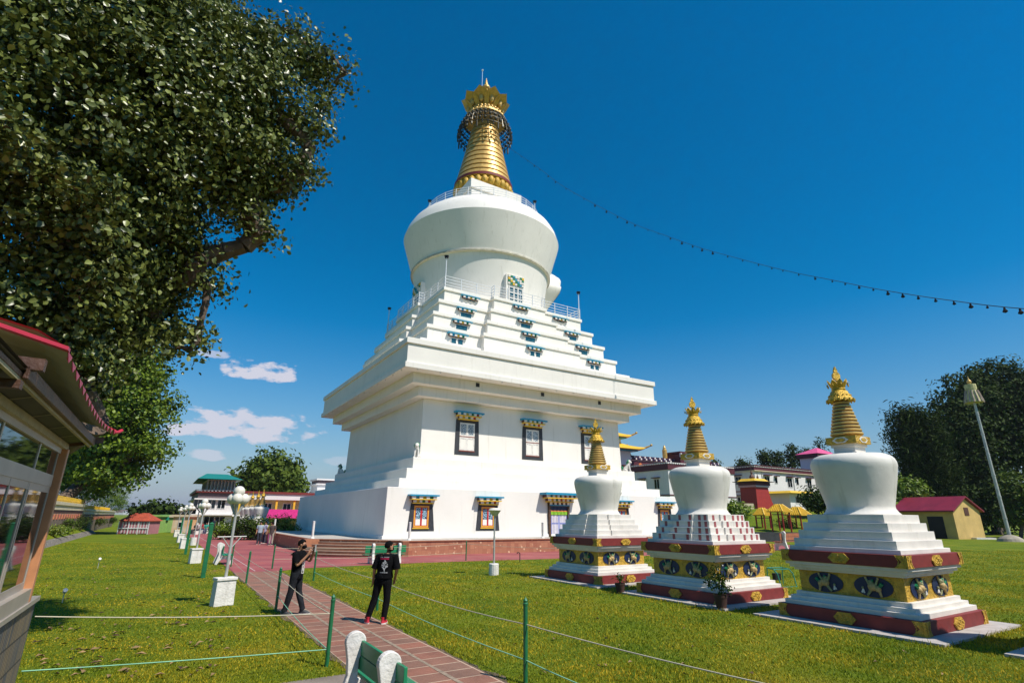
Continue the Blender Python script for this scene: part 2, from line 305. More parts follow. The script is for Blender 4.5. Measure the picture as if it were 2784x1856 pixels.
# ---------------------------------------------------------------- platform
def granite(): return mat('red_stone_cladding',(.42,.17,.085),.6,var=.12,vscale=3,bump=.2,bscale=14)
def clad_mat():
    m=bpy.data.materials.new('stone_cladding'); m.use_nodes=True; nt=m.node_tree;N=nt.nodes;L=nt.links;b=N['Principled BSDF']
    tc=N.new('ShaderNodeTexCoord'); mp=N.new('ShaderNodeMapping'); mp.inputs['Rotation'].default_value=(R(90),0,0); L.new(tc.outputs['Object'],mp.inputs[0])
    br=N.new('ShaderNodeTexBrick'); br.offset=0; br.inputs['Scale'].default_value=1; br.inputs['Brick Width'].default_value=.3; br.inputs['Row Height'].default_value=.3; br.inputs['Mortar Size'].default_value=.004
    br.inputs['Color1'].default_value=(.43,.19,.10,1); br.inputs['Color2'].default_value=(.33,.12,.065,1); br.inputs['Mortar'].default_value=(.22,.08,.05,1); L.new(mp.outputs[0],br.inputs['Vector'])
    v=N.new('ShaderNodeTexVoronoi'); v.inputs['Scale'].default_value=3.2; v.inputs['Randomness'].default_value=.75; L.new(tc.outputs['Object'],v.inputs['Vector'])
    r=N.new('ShaderNodeValToRGB'); r.color_ramp.elements[0].position=.16; r.color_ramp.elements[1].position=.30; r.color_ramp.elements[0].color=(1,1,1,1); r.color_ramp.elements[1].color=(0,0,0,1); L.new(v.outputs[0],r.inputs[0])
    mx=N.new('ShaderNodeMix');mx.data_type='RGBA';L.new(r.outputs[0],mx.inputs['Factor']);L.new(br.outputs['Color'],mx.inputs['A']);mx.inputs['B'].default_value=(.66,.42,.25,1)
    L.new(mx.outputs['Result'],b.inputs['Base Color']); b.inputs['Roughness'].default_value=.6
    bp=N.new('ShaderNodeBump'); bp.inputs['Strength'].default_value=.5; bp.inputs['Distance'].default_value=.04; L.new(r.outputs[0],bp.inputs['Height']); L.new(bp.outputs[0],b.inputs['Normal'])
    return m
M['clad']=clad_mat(); M['granite']=granite(); M['deck']=mat('platform_floor',(.50,.46,.40),.7,var=.1,vscale=1.5,streak=0)
plat=thing('platform','broad raised terrace faced in reddish stone under the great white stupa','terrace',SC,TH)
struct(plat)
# local: x=u, y=-v
A=(-17.5,-10.9); B=(-12.9,-16.0)
out=[(-17.5,16),(-17.5,-10.9),(-16.9,-11.5),(-13.2,-15.2),(-12.9,-16.0),(17.5,-16),(17.5,16)]
mb=MB(); mb.prism(out,.0,.80); obj('plinth',mb,M['clad'],plat)
mb=MB(); mb.prism([(x*1.004,y*1.004) for x,y in out],.802,.844); obj('floor_edge',mb,M['granite'],plat)
mb=MB(); mb.prism([(-17.35,15.8),(-17.35,-10.85),(-16.8,-11.4),(-13.1,-15.1),(-12.8,-15.8),(17.3,-15.8),(17.3,15.8)],.846,.85); obj('floor',mb,M['deck'],plat)
dx,dy=-.7071,-.7071
c=Vector((-15.05,-13.35)); al=Vector((.7071,-.7071))
for k in range(6):
    z1=.84-.14*(k+1)+.0; o0=.02; o1=.42*(k+1); hw=2.5+.17*k
    pts=[]
    for i in range(13):
        s=-1+2*i/12; bul=.5*(1-s*s)*(.3+.15*k)
        p=c+al*(hw*s)+Vector((dx,dy))*(o1+bul); pts.append((p.x,p.y))
    pts+=[tuple(c+al*(hw)+Vector((dx,dy))*o0),tuple(c-al*(hw)+Vector((dx,dy))*o0)]
    if k<5: mb=MB(); mb.prism([p for p in pts],0.0+.001*k,z1-.02,m=0); mb.prism([( (x-c.x)*1.012+c.x,(y-c.y)*1.012+c.y) for x,y in pts],z1-.02,z1,m=1); obj('step',mb,[M['granite'],mat('step_nosing',(.36,.24,.17),.6)] if k==0 else [M['granite'],bpy.data.materials['step_nosing']],plat)
mb=MB()
mb.prism([(-17.5,-10.9),(-17.5,-11.0),(-18.25,-11.75),(-18.0,-12.0),(-16.95,-11.5)],0,.842); obj('cheek_wall',mb,M['granite'],plat)
mb=MB(); mb.prism([(-13.15,-15.25),(-13.4,-16.5),(-13.1,-16.7),(-12.9,-16.0)],0,.842); obj('cheek_wall',mb,M['granite'],plat)

# ---------------------------------------------------------------- the great stupa
st=thing('great_stupa','towering white stupa with stepped terraces, bulbous dome and gilded ringed spire','stupa',SC,TH)
W=M['white']
mb=MB(); mb.frus(13.66,13.56,.85,4.045); mb.frus(13.75,13.72,.851,1.06); obj('base_block',mb,W,st,bevel=.03)
for a,z0,z1 in ((12.38,4.04,4.70),(11.58,4.69,5.463),(10.87,5.46,6.31)):
    mb=MB(); mb.frus(a,a,z0,z1); obj('ledge',mb,W,st,bevel=.03)
mb=MB(); mb.frus(10.06,9.96,6.30,10.9); obj('wall',mb,W,st,bevel=.02)
mb=MB(); mb.frus(10.75,10.75,10.9,11.66); mb.frus(11.55,11.55,11.65,12.44); obj('moulding',mb,W,st,bevel=.03)
mb=MB(); mb.frus(12.62,12.62,12.43,12.85); mb.frus(12.47,12.47,12.84,14.28); mb.frus(12.6,12.6,14.275,14.70); obj('cornice',mb,W,st,bevel=.03)
for i in range(14):
    t_=-11.6+i*23.2/13
    for sx,sy in ((t_,-12.5),(-12.5,t_)): mb=MB(); mb.tube((sx,sy,12.44),(sx,sy,12.33),.05,.05,6); obj('drip_spout',mb,M['whitewash'],st)
def plus(a,m,e):
    q=[(-a,-a),(-m,-a),(-m,-a-e),(m,-a-e),(m,-a),(a,-a),(a,-m),(a+e,-m),(a+e,m),(a,m),(a,a),(m,a),(m,a+e),(-m,a+e),(-m,a),(-a,a),(-a,m),(-a-e,m),(-a-e,-m),(-a,-m)]
    return q
mb=MB(); mb.prism(plus(10.95,5.6,.5),14.69,15.42); obj('ledge',mb,W,st,bevel=.03)
TI=[(10.15,5.25,15.41,16.98),(9.35,4.5,16.97,18.51),(8.59,3.75,18.50,20.02),(7.80,3.0,20.01,21.64)]
for a,m_,z0,z1 in TI:
    mb=MB(); mb.prism(plus(a-.12,m_-.12,.5),z0,z1-.30); mb.prism(plus(a,m_,.5),z1-.302,z1); obj('terrace_step',mb,W,st,bevel=.025)
# windows ------------------------------------------------------
CB=[(.78,.74,.62),(.02,.28,.45),(.78,.45,.03),(.02,.25,.10),(.45,.03,.02),(.5,.32,.25)]
def canopy(w,h,p,rows,big=False):
    """blue slab on rows of coloured bracket blocks; wall plane y=0, outward -y, top at z=0"""
    mb=MB(); mb.box(-w/2,w/2,-p,-.005,-h*.18,0,m=0)
    z=-h*.18; rh=(h*.82)/rows; rnd=random.Random(3)
    for r in range(rows):
        f=1-.16*(r+1) if not big else 1-.15*(r+1); d=p*(.86-.26*r)
        ww=w*f; mb.box(-ww/2,ww/2,-d*.72,-.006,z-rh*.72,z-.001,m=6)
        n=int(round(ww/.23)) if w>1.5 else 7; n+=1-n%2
        for i in range(n):
            x0=-ww/2+ww*i/n; c_=1 if i%2==0 else [2,3,4,5,7][(i//2+r)%5]
            dd=d if i%2==0 else d*.82
            mb.box(x0+.004,x0+ww/n-.004,-dd,-d*.72,z-rh*.70,z-.002,m=c_)
        if w>1.95: mb.box(-ww/2-.02,ww/2+.02,-d*1.0,-.007,z-rh,z-rh*.73,m=3 if r<rows-1 or not big else 2)
        z-=rh
    return mb
CM=[M['teal'],M['whitewash'],M['teal'],M['yellow'],M['green'],M['red'],M['maroondk'],M['orange']]
def tib_window(x,z,y,wt,wb,h,sw,kind,cw,ch,parent,rz=0,rows=2):
    """surround trapezoid (top width wt, bottom wb) sits on the wall plane y (outward -y)"""
    mb=MB()
    t_=.07; ih=h*.80; iw=sw; z1=z+h
    # surround built as four boards round the opening
    zi0=z+h*.12; zi1=zi0+ih
    L0=(-wb/2,z);L1=(-wt/2,z1)
    mb.plate([(-wb/2,z),(wb/2,z),(iw/2,zi0),(-iw/2,zi0)],-t_,-.003)
    mb.plate([(-iw/2,zi1),(iw/2,zi1),(wt/2,z1),(-wt/2,z1)],-t_,-.003)
    mb.plate([(-wb/2,z),(-iw/2,zi0),(-iw/2,zi1),(-wt/2,z1)],-t_,-.003)
    mb.plate([(iw/2,zi0),(wb/2,z),(wt/2,z1),(iw/2,zi1)],-t_,-.003)
    Mx=Matrix.Rotation(rz,4,'Z')@Matrix.Translation((x,y,0))
    w=obj('window',mb.xf(Mx),M['blackfr'],parent)
    sh=MB(); gl=MB(); e=.045
    bars=lambda x0,x1,za,zb,mm:sh.box(x0,x1,-e,-.01,za,zb,m=mm)
    if kind=='red':
        f=iw*.045
        for (k,mm) in ((0,1),(1,2),(2,0)):
            x0=iw/2-f*k;x1=iw/2-f*(k+1);za=zi0+f*k;zb=zi0+f*(k+1);zc=zi1-f*k;zd=zi1-f*(k+1)
            bars(-x0,-x1,za,zc,mm);bars(x1,x0,za,zc,mm);bars(-x1,x1,za,zb,mm);bars(-x1,x1,zd,zc,mm)
        bars(-iw*.055,iw*.055,zi0+3*f,zi1-3*f,0)
        pane_m=M['latb']; ms=[M['red'],M['orange'],M['yellow']]
        sh.box(-iw*.56,iw*.5,-.13,-.01,zi0-.07,zi0-.01,m=2)
        gl.box(-iw/2+3*f,iw/2-3*f,-.022,-.012,zi0+3*f,zi1-3*f)
    elif kind=='white':
        zm=(zi0+zi1)/2; f=iw*.085
        for za,zb in ((zi0+.03,zm-.04),(zm+.04,zi1)):
            bars(-iw/2,-iw/2+f,za,zb,0);bars(iw/2-f,iw/2,za,zb,0);bars(-iw/2+f,iw/2-f,za,za+f,0);bars(-iw/2+f,iw/2-f,zb-f,zb,0);bars(-f*.7,f*.7,za+f,zb-f,0)
        bars(-iw/2,iw/2,zm-.04,zm+.04,1); sh.box(-iw*.54,iw*.5,-.10,-.01,zi0-.05,zi0+.03,m=1)
        pane_m=M['lat']; ms=[M['whitewash'],M['brownred']]
        gl.box(-iw/2+f,iw/2-f,-.022,-.012,zi0+.05,zi1-.05)
    o=obj('sash',sh.xf(Mx),ms,w); obj('pane',gl.xf(Mx),pane_m,o)
    cm=canopy(cw,ch,.55 if wb>1 else .3,rows); cm.xf(Mx@Matrix.Translation((0,0,z1+ch*.98))); obj('canopy',cm,CM,w)
    return w
M['brownred']=mat('brown_red_paint',(.22,.05,.03),.5,var=.1)
for u in (-11.15,-6.15,6.45,11.45): tib_window(u,1.33,-13.60,1.5,1.88,1.72,1.08,'red',2.05,.56,st)
for u in (-6.15,.08,6.38): tib_window(u,6.8,-10.0,1.98,2.15,2.75,1.34,'white',2.5,.62,st)
# door with fabric curtain
mb=MB(); mb.box(-.97,-.80,-13.80,-13.58,.85,3.3); mb.box(.80,.97,-13.80,-13.58,.85,3.3); mb.box(-.97,.97,-13.82,-13.58,3.02,3.3)
d=obj('door',mb,mat('carved_door_frame',(.16,.07,.025),.5,var=.4,vscale=14,bump=1,bscale=30),st)
cu=MB(); n=40
def curt(z0,z1,yo,amp,mfun):
    for i in range(n):
        x0=-.79+1.58*i/n;x1=-.79+1.58*(i+1)/n; f=lambda x:-13.70+yo+amp*math.sin(x*19)
        cu.add([(x0,f(x0),z0),(x1,f(x1),z0),(x1,f(x1),z1),(x0,f(x0),z1)],[(0,1,2,3)],m=mfun((x0+x1)/2))
curt(.87,1.75,0,.02,lambda x:1 if abs(x)<.09 or abs(abs(x)-.74)<.08 else 0)
curt(1.75,1.87,0,.02,lambda x:1); curt(1.87,2.55,0,.02,lambda x:1 if abs(x)<.09 or abs(abs(x)-.74)<.08 else 0)
curt(2.42,2.66,-.05,.03,lambda x:2); curt(2.66,2.74,-.04,.02,lambda x:3); curt(2.74,3.02,-.04,.02,lambda x:4)
obj('curtain',cu,[mat('white_cloth',(.66,.62,.68),.9),mat('lilac_cloth',(.25,.28,.55),.9),mat('lime_fringe',(.30,.62,.03),.8,var=.3,vscale=20),M['orange'],M['navy']],d)
cm=canopy(3.3,.95,.85,3,True); cm.xf(Matrix.Translation((.0,-13.58,4.02))); obj('canopy',cm,CM,d)
# small terrace windows
def small_win(x,y,ztop,w,kind,parent):
    mb=MB()
    fr=MB(); zt=ztop-.34
    if kind>=1:
        hh=.5 if kind==1 else .44; iw=w*.56
        fr.box(-iw/2-.07,iw/2+.07,-.07,-.003,zt-hh-.07,zt)
        g_=MB()
        if kind==1: g_.box(-iw/2,-.09,-.078,-.071,zt-hh,zt-.06); g_.box(.09,iw/2,-.078,-.071,zt-hh,zt-.06)
        else: g_.box(-iw/2,iw/2,-.078,-.071,zt-hh,zt-.04)
    else:
        fr.box(-w*.3,w*.3,-.07,-.003,zt-.12,zt); g_=MB(); g_.box(-w*.26,w*.26,-.078,-.071,zt-.09,zt-.03)
    X=Matrix.Translation((x,y,0))
    o=obj('window',fr.xf(X),M['whitewash'],parent); obj('pane',g_.xf(X),M['tealglass'],o)
    cm=canopy(w,.32,.36,1); cm.xf(Matrix.Translation((x,y,ztop))); obj('canopy',cm,CM,o)
M['tealglass']=mat('teal_window_glass',(.02,.10,.13),.1,var=.2,spec=.8)
for (a,m_,z0,z1),ul,ur,k in zip(TI,(-7.4,-6.65,-5.9,-5.15),(7.25,6.55,5.85,5.05),(1,2,2,0)):
    zt=z1-.42 if k!=1 else z1-.45
    for u,yy in ((ul,-a+.12),(0.03,-a-.38),(ur,-a+.12)): small_win(u,yy,zt,1.85,k,st)
for u in (-6.14,.11,6.39): mb=MB(); mb.box(u-.16,u+.16,-11.575,-11.552,11.98,12.3); obj('vent',mb,M['dark'],st)
# dome
dome=[(6.75,21.63),(6.78,22.2),(6.95,24.0),(7.25,26.0),(7.42,26.9),(7.60,26.92),(7.62,27.10),(7.52,27.14),(7.86,28.2),(8.2,29.4),(8.5,30.4),(8.66,31.0),(8.40,31.85),(8.0,32.55),(7.5,33.1),(7.0,33.5),(6.45,33.75),(.1,33.8)]
mb=MB(); mb.lathe(dome,96); obj('dome',mb,W,st,smooth=25)
mb=MB(); mb.lathe([(7.61,26.86),(7.67,26.9),(7.67,27.06),(7.61,27.1)],96,cap=False); obj('dome_belt',mb,mat('weathered_belt',(.62,.57,.45),.8,var=.2,vscale=2),st,smooth=30)
mb=MB(); mb.frus(3.5,3.5,33.7,34.4); mb.frus(3.1,3.1,34.39,36.2); mb.frus(3.26,3.26,36.19,37.3); obj('harmika',mb,W,st,bevel=.03)
# niche on the right of the dome
def niche(scale=1.,z0=21.7,r0=6.9,slope=.235,mats=None,parent=None):
    ol=[(0,0),(.5,0),(.85,1.2),(1.3,2.9),(1.9,4.0),(2.5,4.9),(2.8,5.6),(2.55,6.15),(2.05,6.35),(2.0,6.9),(1.65,7.5),(1.1,7.9),(.5,8.15),(0,8.8)]
    ol=[(a*scale,b*scale) for a,b in ol]; ol=ol+[(-a,b) for a,b in reversed(ol[1:-1])]
    for _ in range(2):
        q=[]
        for i in range(len(ol)):
            a=ol[i];b=ol[(i+1)%len(ol)]; q+=[(a[0]*.75+b[0]*.25,a[1]*.75+b[1]*.25),(a[0]*.25+b[0]*.75,a[1]*.25+b[1]*.75)]
        ol=q
    n=len(ol); d1=-.05*scale
    vs=[];fs=[]
    for j,(d,k) in enumerate(((-2.5*scale,1),(d1-.75*scale,1),(d1-.3*scale,.975),(d1-.08*scale,.93),(d1,.86))):
        for a,b in ol: vs.append((r0+d+(slope*b if j else 0),a*k,z0+b*k+(1-k)*4.5*scale))
    fs=[(m_*n+i,m_*n+(i+1)%n,m_*n+n+(i+1)%n,m_*n+n+i) for m_ in range(4) for i in range(n)]+[tuple(4*n+i for i in range(n))]
    mb=MB(); mb.add(vs,fs)
    o=obj('niche',mb,mats[0],parent,smooth=40)
    inn=[(r0+d1+.03*scale+slope*b,a*.8,z0+b*.8+.8*scale) for a,b in ol]; back=[(x-.3*scale,y*1.12,z) for x,y,z in inn]
    g_=MB(); g_.add(inn+back,[tuple(range(n))]+[((i+1)%n,i,n+i,n+(i+1)%n) for i in range(n)]); obj('niche_frame',g_,mats[1],o)
    return o
niche(1.,21.7,6.9,.42,[W,M['goldrel']],st)
# dome doors (front and left)
for rz in (0,-PI/2):
    Mx=Matrix.Rotation(rz,4,'Z')
    mb=MB(); mb.box(-1.1,1.1,-7.35,-6.4,21.7,24.75); 
    o=obj('window',mb.xf(Mx),W,st)
    g_=MB(); g_.box(-.85,.85,-7.375,-7.355,21.75,23.55,m=0)
    for x in (-.85,-.30,.16,.71): g_.box(x,x+.14,-7.40,-7.376,21.75,23.55,m=1)
    for z in (22.3,22.9,23.4): g_.box(-.84,.84,-7.405,-7.377,z,z+.09,m=1)
    obj('pane',g_.xf(Mx),[M['tealglass'],M['whitewash']],o)
    cm=MB()
    for r in range(4):
        for i in range(7):
            cm.box(-.92+i*.262,-.92+i*.262+.235,-7.44-.03*(r%2),-7.352,23.72+r*.25,23.72+r*.25+.2,m=[1,4,3,1,4,2,1][(i+r)%7])
        cm.box(-.95,.95,-7.40,-7.351,23.92+r*.25,23.965+r*.25,m=3)
    obj('canopy',cm.xf(Mx),CM,o)
# railings
def railing(pts,z,h,step,parent,closed=True,name='railing',r=.03,nr=4):
    P=[Vector((x,y,z)) for x,y in pts]; P=P+[P[0]] if closed else P; mb=MB()
    for a,b in zip(P[:-1],P[1:]):
        L_=(b-a).length; k=max(1,round(L_/step))
        for i in range(k): q=a.lerp(b,i/k); mb.tube(q,q+Vector((0,0,h)),r*1.4,r*1.4,6)
        for j in range(nr): hz=Vector((0,0,h*(j+1)/nr-.03)); mb.tube(a+hz,b+hz,r,r,5)
    return obj(name,mb,M['steel'],parent)
a,m_,_,_=TI[3]; railing(plus(a-.15,m_-.15,.5),21.64,1.15,1.45,st)
railing([(6.45*math.cos(2*PI*i/30),6.45*math.sin(2*PI*i/30)) for i in range(30)],33.74,1.1,1.5,st)
# spire
sp=MB(); nr=13; z0,z1=38.9,48.2; r0,r1=3.36,1.38
for i in range(nr):
    a=z0+(z1-z0)*i/nr; b=z0+(z1-z0)*(i+1)/nr; ra=r0+(r1-r0)*(i/nr)**.92; rb=r0+(r1-r0)*((i+1)/nr)**.92; h=b-a
    sp.lathe([(ra-.16,a),(ra,a+.04*h),(rb+.03,b-.24*h),(rb-.10,b-.20*h)],48,m=0,cap=False)
    sp.lathe([(rb-.10,b-.22*h),(rb-.20,b+.02)],48,m=1,cap=False)
obj('spire',sp,[M['gold'],M['maroondk']],st,smooth=30)
sp=MB(); sp.lathe([(2.9,37.25),(3.25,37.7),(3.3,38.2),(3.1,38.55),(3.38,38.6),(3.38,38.95),(3.2,39.0)],48,m=0)
for i in range(28):
    an=2*PI*i/28; sp.ball((3.22*math.cos(an),3.22*math.sin(an),38.0),.36,8,6,sz=1.5)
obj('lotus_base',sp,M['goldrel'],st,smooth=50)
sp=MB(); sp.lathe([(3.40,38.62),(3.42,38.93),(3.36,38.98)],48,cap=False); obj('spire_band',sp,M['maroon'],st,smooth=30)
# open fretwork canopy with pendants
fr=MB(); k=32
prof=[(1.75,48.75),(2.35,48.35),(2.85,47.6),(3.15,46.8),(3.28,46.0)]
for i in range(k):
    an=2*PI*i/k; cs,sn=math.cos(an),math.sin(an)
    pts=[(r*cs,r*sn,z) for r,z in prof]; fr.path(pts,.05,5)
    an2=an+PI/k
    for (r,z) in ((2.6,48.0),(2.98,47.25),(3.22,46.45)):
        fr.ball((r*math.cos(an2),r*math.sin(an2),z),.19,6,4); 
    zz=45.7 if i%4 else 45.2
    fr.tube((3.28*cs,3.28*sn,46.0),(3.30*cs,3.30*sn,zz),.10,.10,5); fr.ball((3.3*cs,3.3*sn,zz-.08),.10,6,4)
for r,z in prof[1:]:
    fr.path([(r*math.cos(2*PI*i/48),r*math.sin(2*PI*i/48),z) for i in range(49)],.055,5)
obj('fretwork_canopy',fr,mat('dark_gilt',(.05,.045,.02),.4,.4,var=.3),st)
sp=MB(); sp.lathe([(1.3,47.9),(2.6,48.3),(2.55,48.5),(2.15,48.75),(2.1,49.0),(1.9,49.05),(1.95,49.35),(1.7,49.5),(1.62,49.8),(1.75,49.85),(1.75,50.1),(1.5,50.15)],48)
for i in range(30):
    an=2*PI*i/30
    for r,z in ((2.35,48.6),(2.02,49.2)): sp.ball((r*math.cos(an),r*math.sin(an),z),.17,6,5)
obj('umbrella_crown',sp,M['gold'],st,smooth=40)
# petals
def petal(an,r0,z0,r1,z1,w,th):
    mb=MB(); outl=[(-.36,0),(-.54,.3),(-.56,.55),(-.46,.74),(-.2,.88),(0,1),(.2,.88),(.46,.74),(.56,.55),(.54,.3),(.36,0)]
    fr_=[];bk=[]
    for a,t_ in outl:
        rr=r0+(r1-r0)*(t_**1.15); z=z0+(z1-z0)*t_; q=a*w; 
        fr_.append((rr,q,z)); bk.append((rr-th,q*.96,z+.02))
    n=len(outl); ctrf=(r0+(r1-r0)*.32+.03,0,z0+(z1-z0)*.5); ctrb=(ctrf[0]-th,0,ctrf[2])
    vs=fr_+bk+[ctrf,ctrb]; fs=[(i,(i+1)%n,2*n) for i in range(n)]+[(n+(i+1)%n,n+i,2*n+1) for i in range(n)]+[((i+1)%n,i,n+i,n+(i+1)%n) for i in range(n)]
    mb.add(vs,fs)
    # relief boss
    mb.ball((ctrf[0]+.05,0,z0+(z1-z0)*.42),w*.17,8,6,sz=1.9); mb.ball((ctrf[0]+.08,0,z0+(z1-z0)*.64),w*.09,8,6)
    return mb.xf(Matrix.Rotation(an,4,'Z'))
for i in range(10): obj('petal',petal(2*PI*(i+.3)/10,1.45,49.6,3.05,51.35,1.75,.14),M['gold'],st)
sp=MB(); sp.lathe([(1.2,50.1),(1.3,50.9),(1.0,51.6),(.75,51.9),(.62,52.3),(.42,52.5),(.36,53.2),(.3,53.25),(.5,53.4),(.52,53.7),(.3,53.95),(.2,54.0),(.24,54.2),(.16,54.3),(.18,54.5),(.11,54.6),(.12,54.8),(.05,54.9),(.03,55.15)],24); obj('finial',sp,M['gold'],st,smooth=50)
sp=MB(); sp.tube((-.9,-.6,50.2),(-.9,-.6,55.4),.03,.02,6); sp.ball((-.9,-.6,55.45),.13,8,6); obj('lightning_rod',sp,M['steel'],st)
# light posts on the terraces (each stands on the stupa)
def roof_lamp(x,y,z,label,h=1.9):
    p=SC+Matrix.Rotation(TH,3,'Z')@Vector((x,y,0)); o=thing('terrace_lamp',label,'lamp',(p.x,p.y,z),0,'small lamps on the stupa terraces')
    mb=MB(); mb.tube((0,0,0),(0,0,h),.05,.04,6); obj('post',mb,M['steel'],o)
    mb=MB(); mb.box(-.16,.16,-.12,.12,h,h+.2); mb.frus(.2,.05,h+.2,h+.28); obj('lamp_head',mb,M['dark'],o)
roof_lamp(-7.6,-7.6,21.64,'thin white post with black lamp at the near corner of the top terrace',2.9)
roof_lamp(7.6,-7.6,21.64,'thin white post with black lamp at the right corner of the top terrace',2.9)
roof_lamp(-7.6,7.6,21.64,'thin white post with black lamp at the far left corner of the top terrace',2.9)
roof_lamp(-6.1,1.2,33.75,'short lamp post on the left rim of the dome railing',1.9)
roof_lamp(3.9,-5.0,33.75,'short lamp post on the right rim of the dome railing beside the spire',1.9)
# guardian lions
def lion(x,y,rz,label):
    p=SC+Matrix.Rotation(TH,3,'Z')@Vector((x,y,0)); o=thing('lion_statue',label,'statue',(p.x,p.y,6.31),TH+rz,'guardian lions on the ledge')
    b=MB(); b.loft([(0,.28,0,.2,.26),(0,.25,.18,.21,.27),(0,.15,.42,.18,.22),(0,.0,.62,.17,.17),(0,-.08,.78,.13,.14)],12)
    for s in (-1,1):
        b.tube((s*.12,-.10,.6),(s*.13,-.18,.03),.07,.06,8); b.box(s*.13-.07,s*.13+.07,-.30,-.1,0,.07); b.ball((s*.2,.25,.13),.14,8,6)
        b.box(s*.2-.06,s*.2+.06,-.02,.2,0,.07)
    obj('body',b,M['whitewash'],o,smooth=60)
    h=MB(); h.ball((0,-.12,.9),.17,12,8); h.ball((0,-.27,.85),.09,8,6); obj('head',h,M['whitewash'],o,smooth=60)
    mn=MB()
    for k in range(14):
        a_=PI*k/13; mn.ball((.17*math.cos(a_),-.03,.86+.19*math.sin(a_)),.07,6,5)
    for k in range(6): mn.ball((.12*math.cos(k),.08,.62+.05*k),.08,6,5)
    mn.tube((0,.48,.1),(0,.56,.5),.05,.09,8); obj('mane',mn,M['green'],o,smooth=60)
    return o
lion(-10.48,-10.48,-PI/4+.3,'green maned white lion statue on the ledge at the near wall corner')
lion(-10.48,10.45,-PI*.75,'dark lion statue on the ledge at the far left wall corner')
lion(10.48,-10.48,PI/4,'green maned lion statue on the ledge at the right wall corner')
# bollards on the platform
for i,(u,v,lb) in enumerate([(-17.25,10.7,'short round white bollard on the platform left of the steps'),(-12.55,15.3,'short round white bollard on the platform right of the steps'),(-2.57,15.2,'short round bollard on the platform left of the curtained door'),(11.84,15.2,'short round bollard on the platform between two small stupas'),(-16.9,-6,'short bollard on the far left side of the platform behind the people')]):
    p=UV(u,v,.85); o=thing('bollard',lb,'bollard',p,0,'round bollards on the platform edge')
    mb=MB(); mb.lathe([(.075,0.02),(.075,.98),(.085,.985),(.085,1.03),(.02,1.05)],14); obj('post',mb,M['pole' if i in(2,3) else 'whitewash'],o,smooth=40)
    mb=MB(); mb.lathe([(.14,0),(.13,.04),(.09,.1),(.08,.12)],14); obj('foot',mb,M['whitewash'],o,smooth=40)

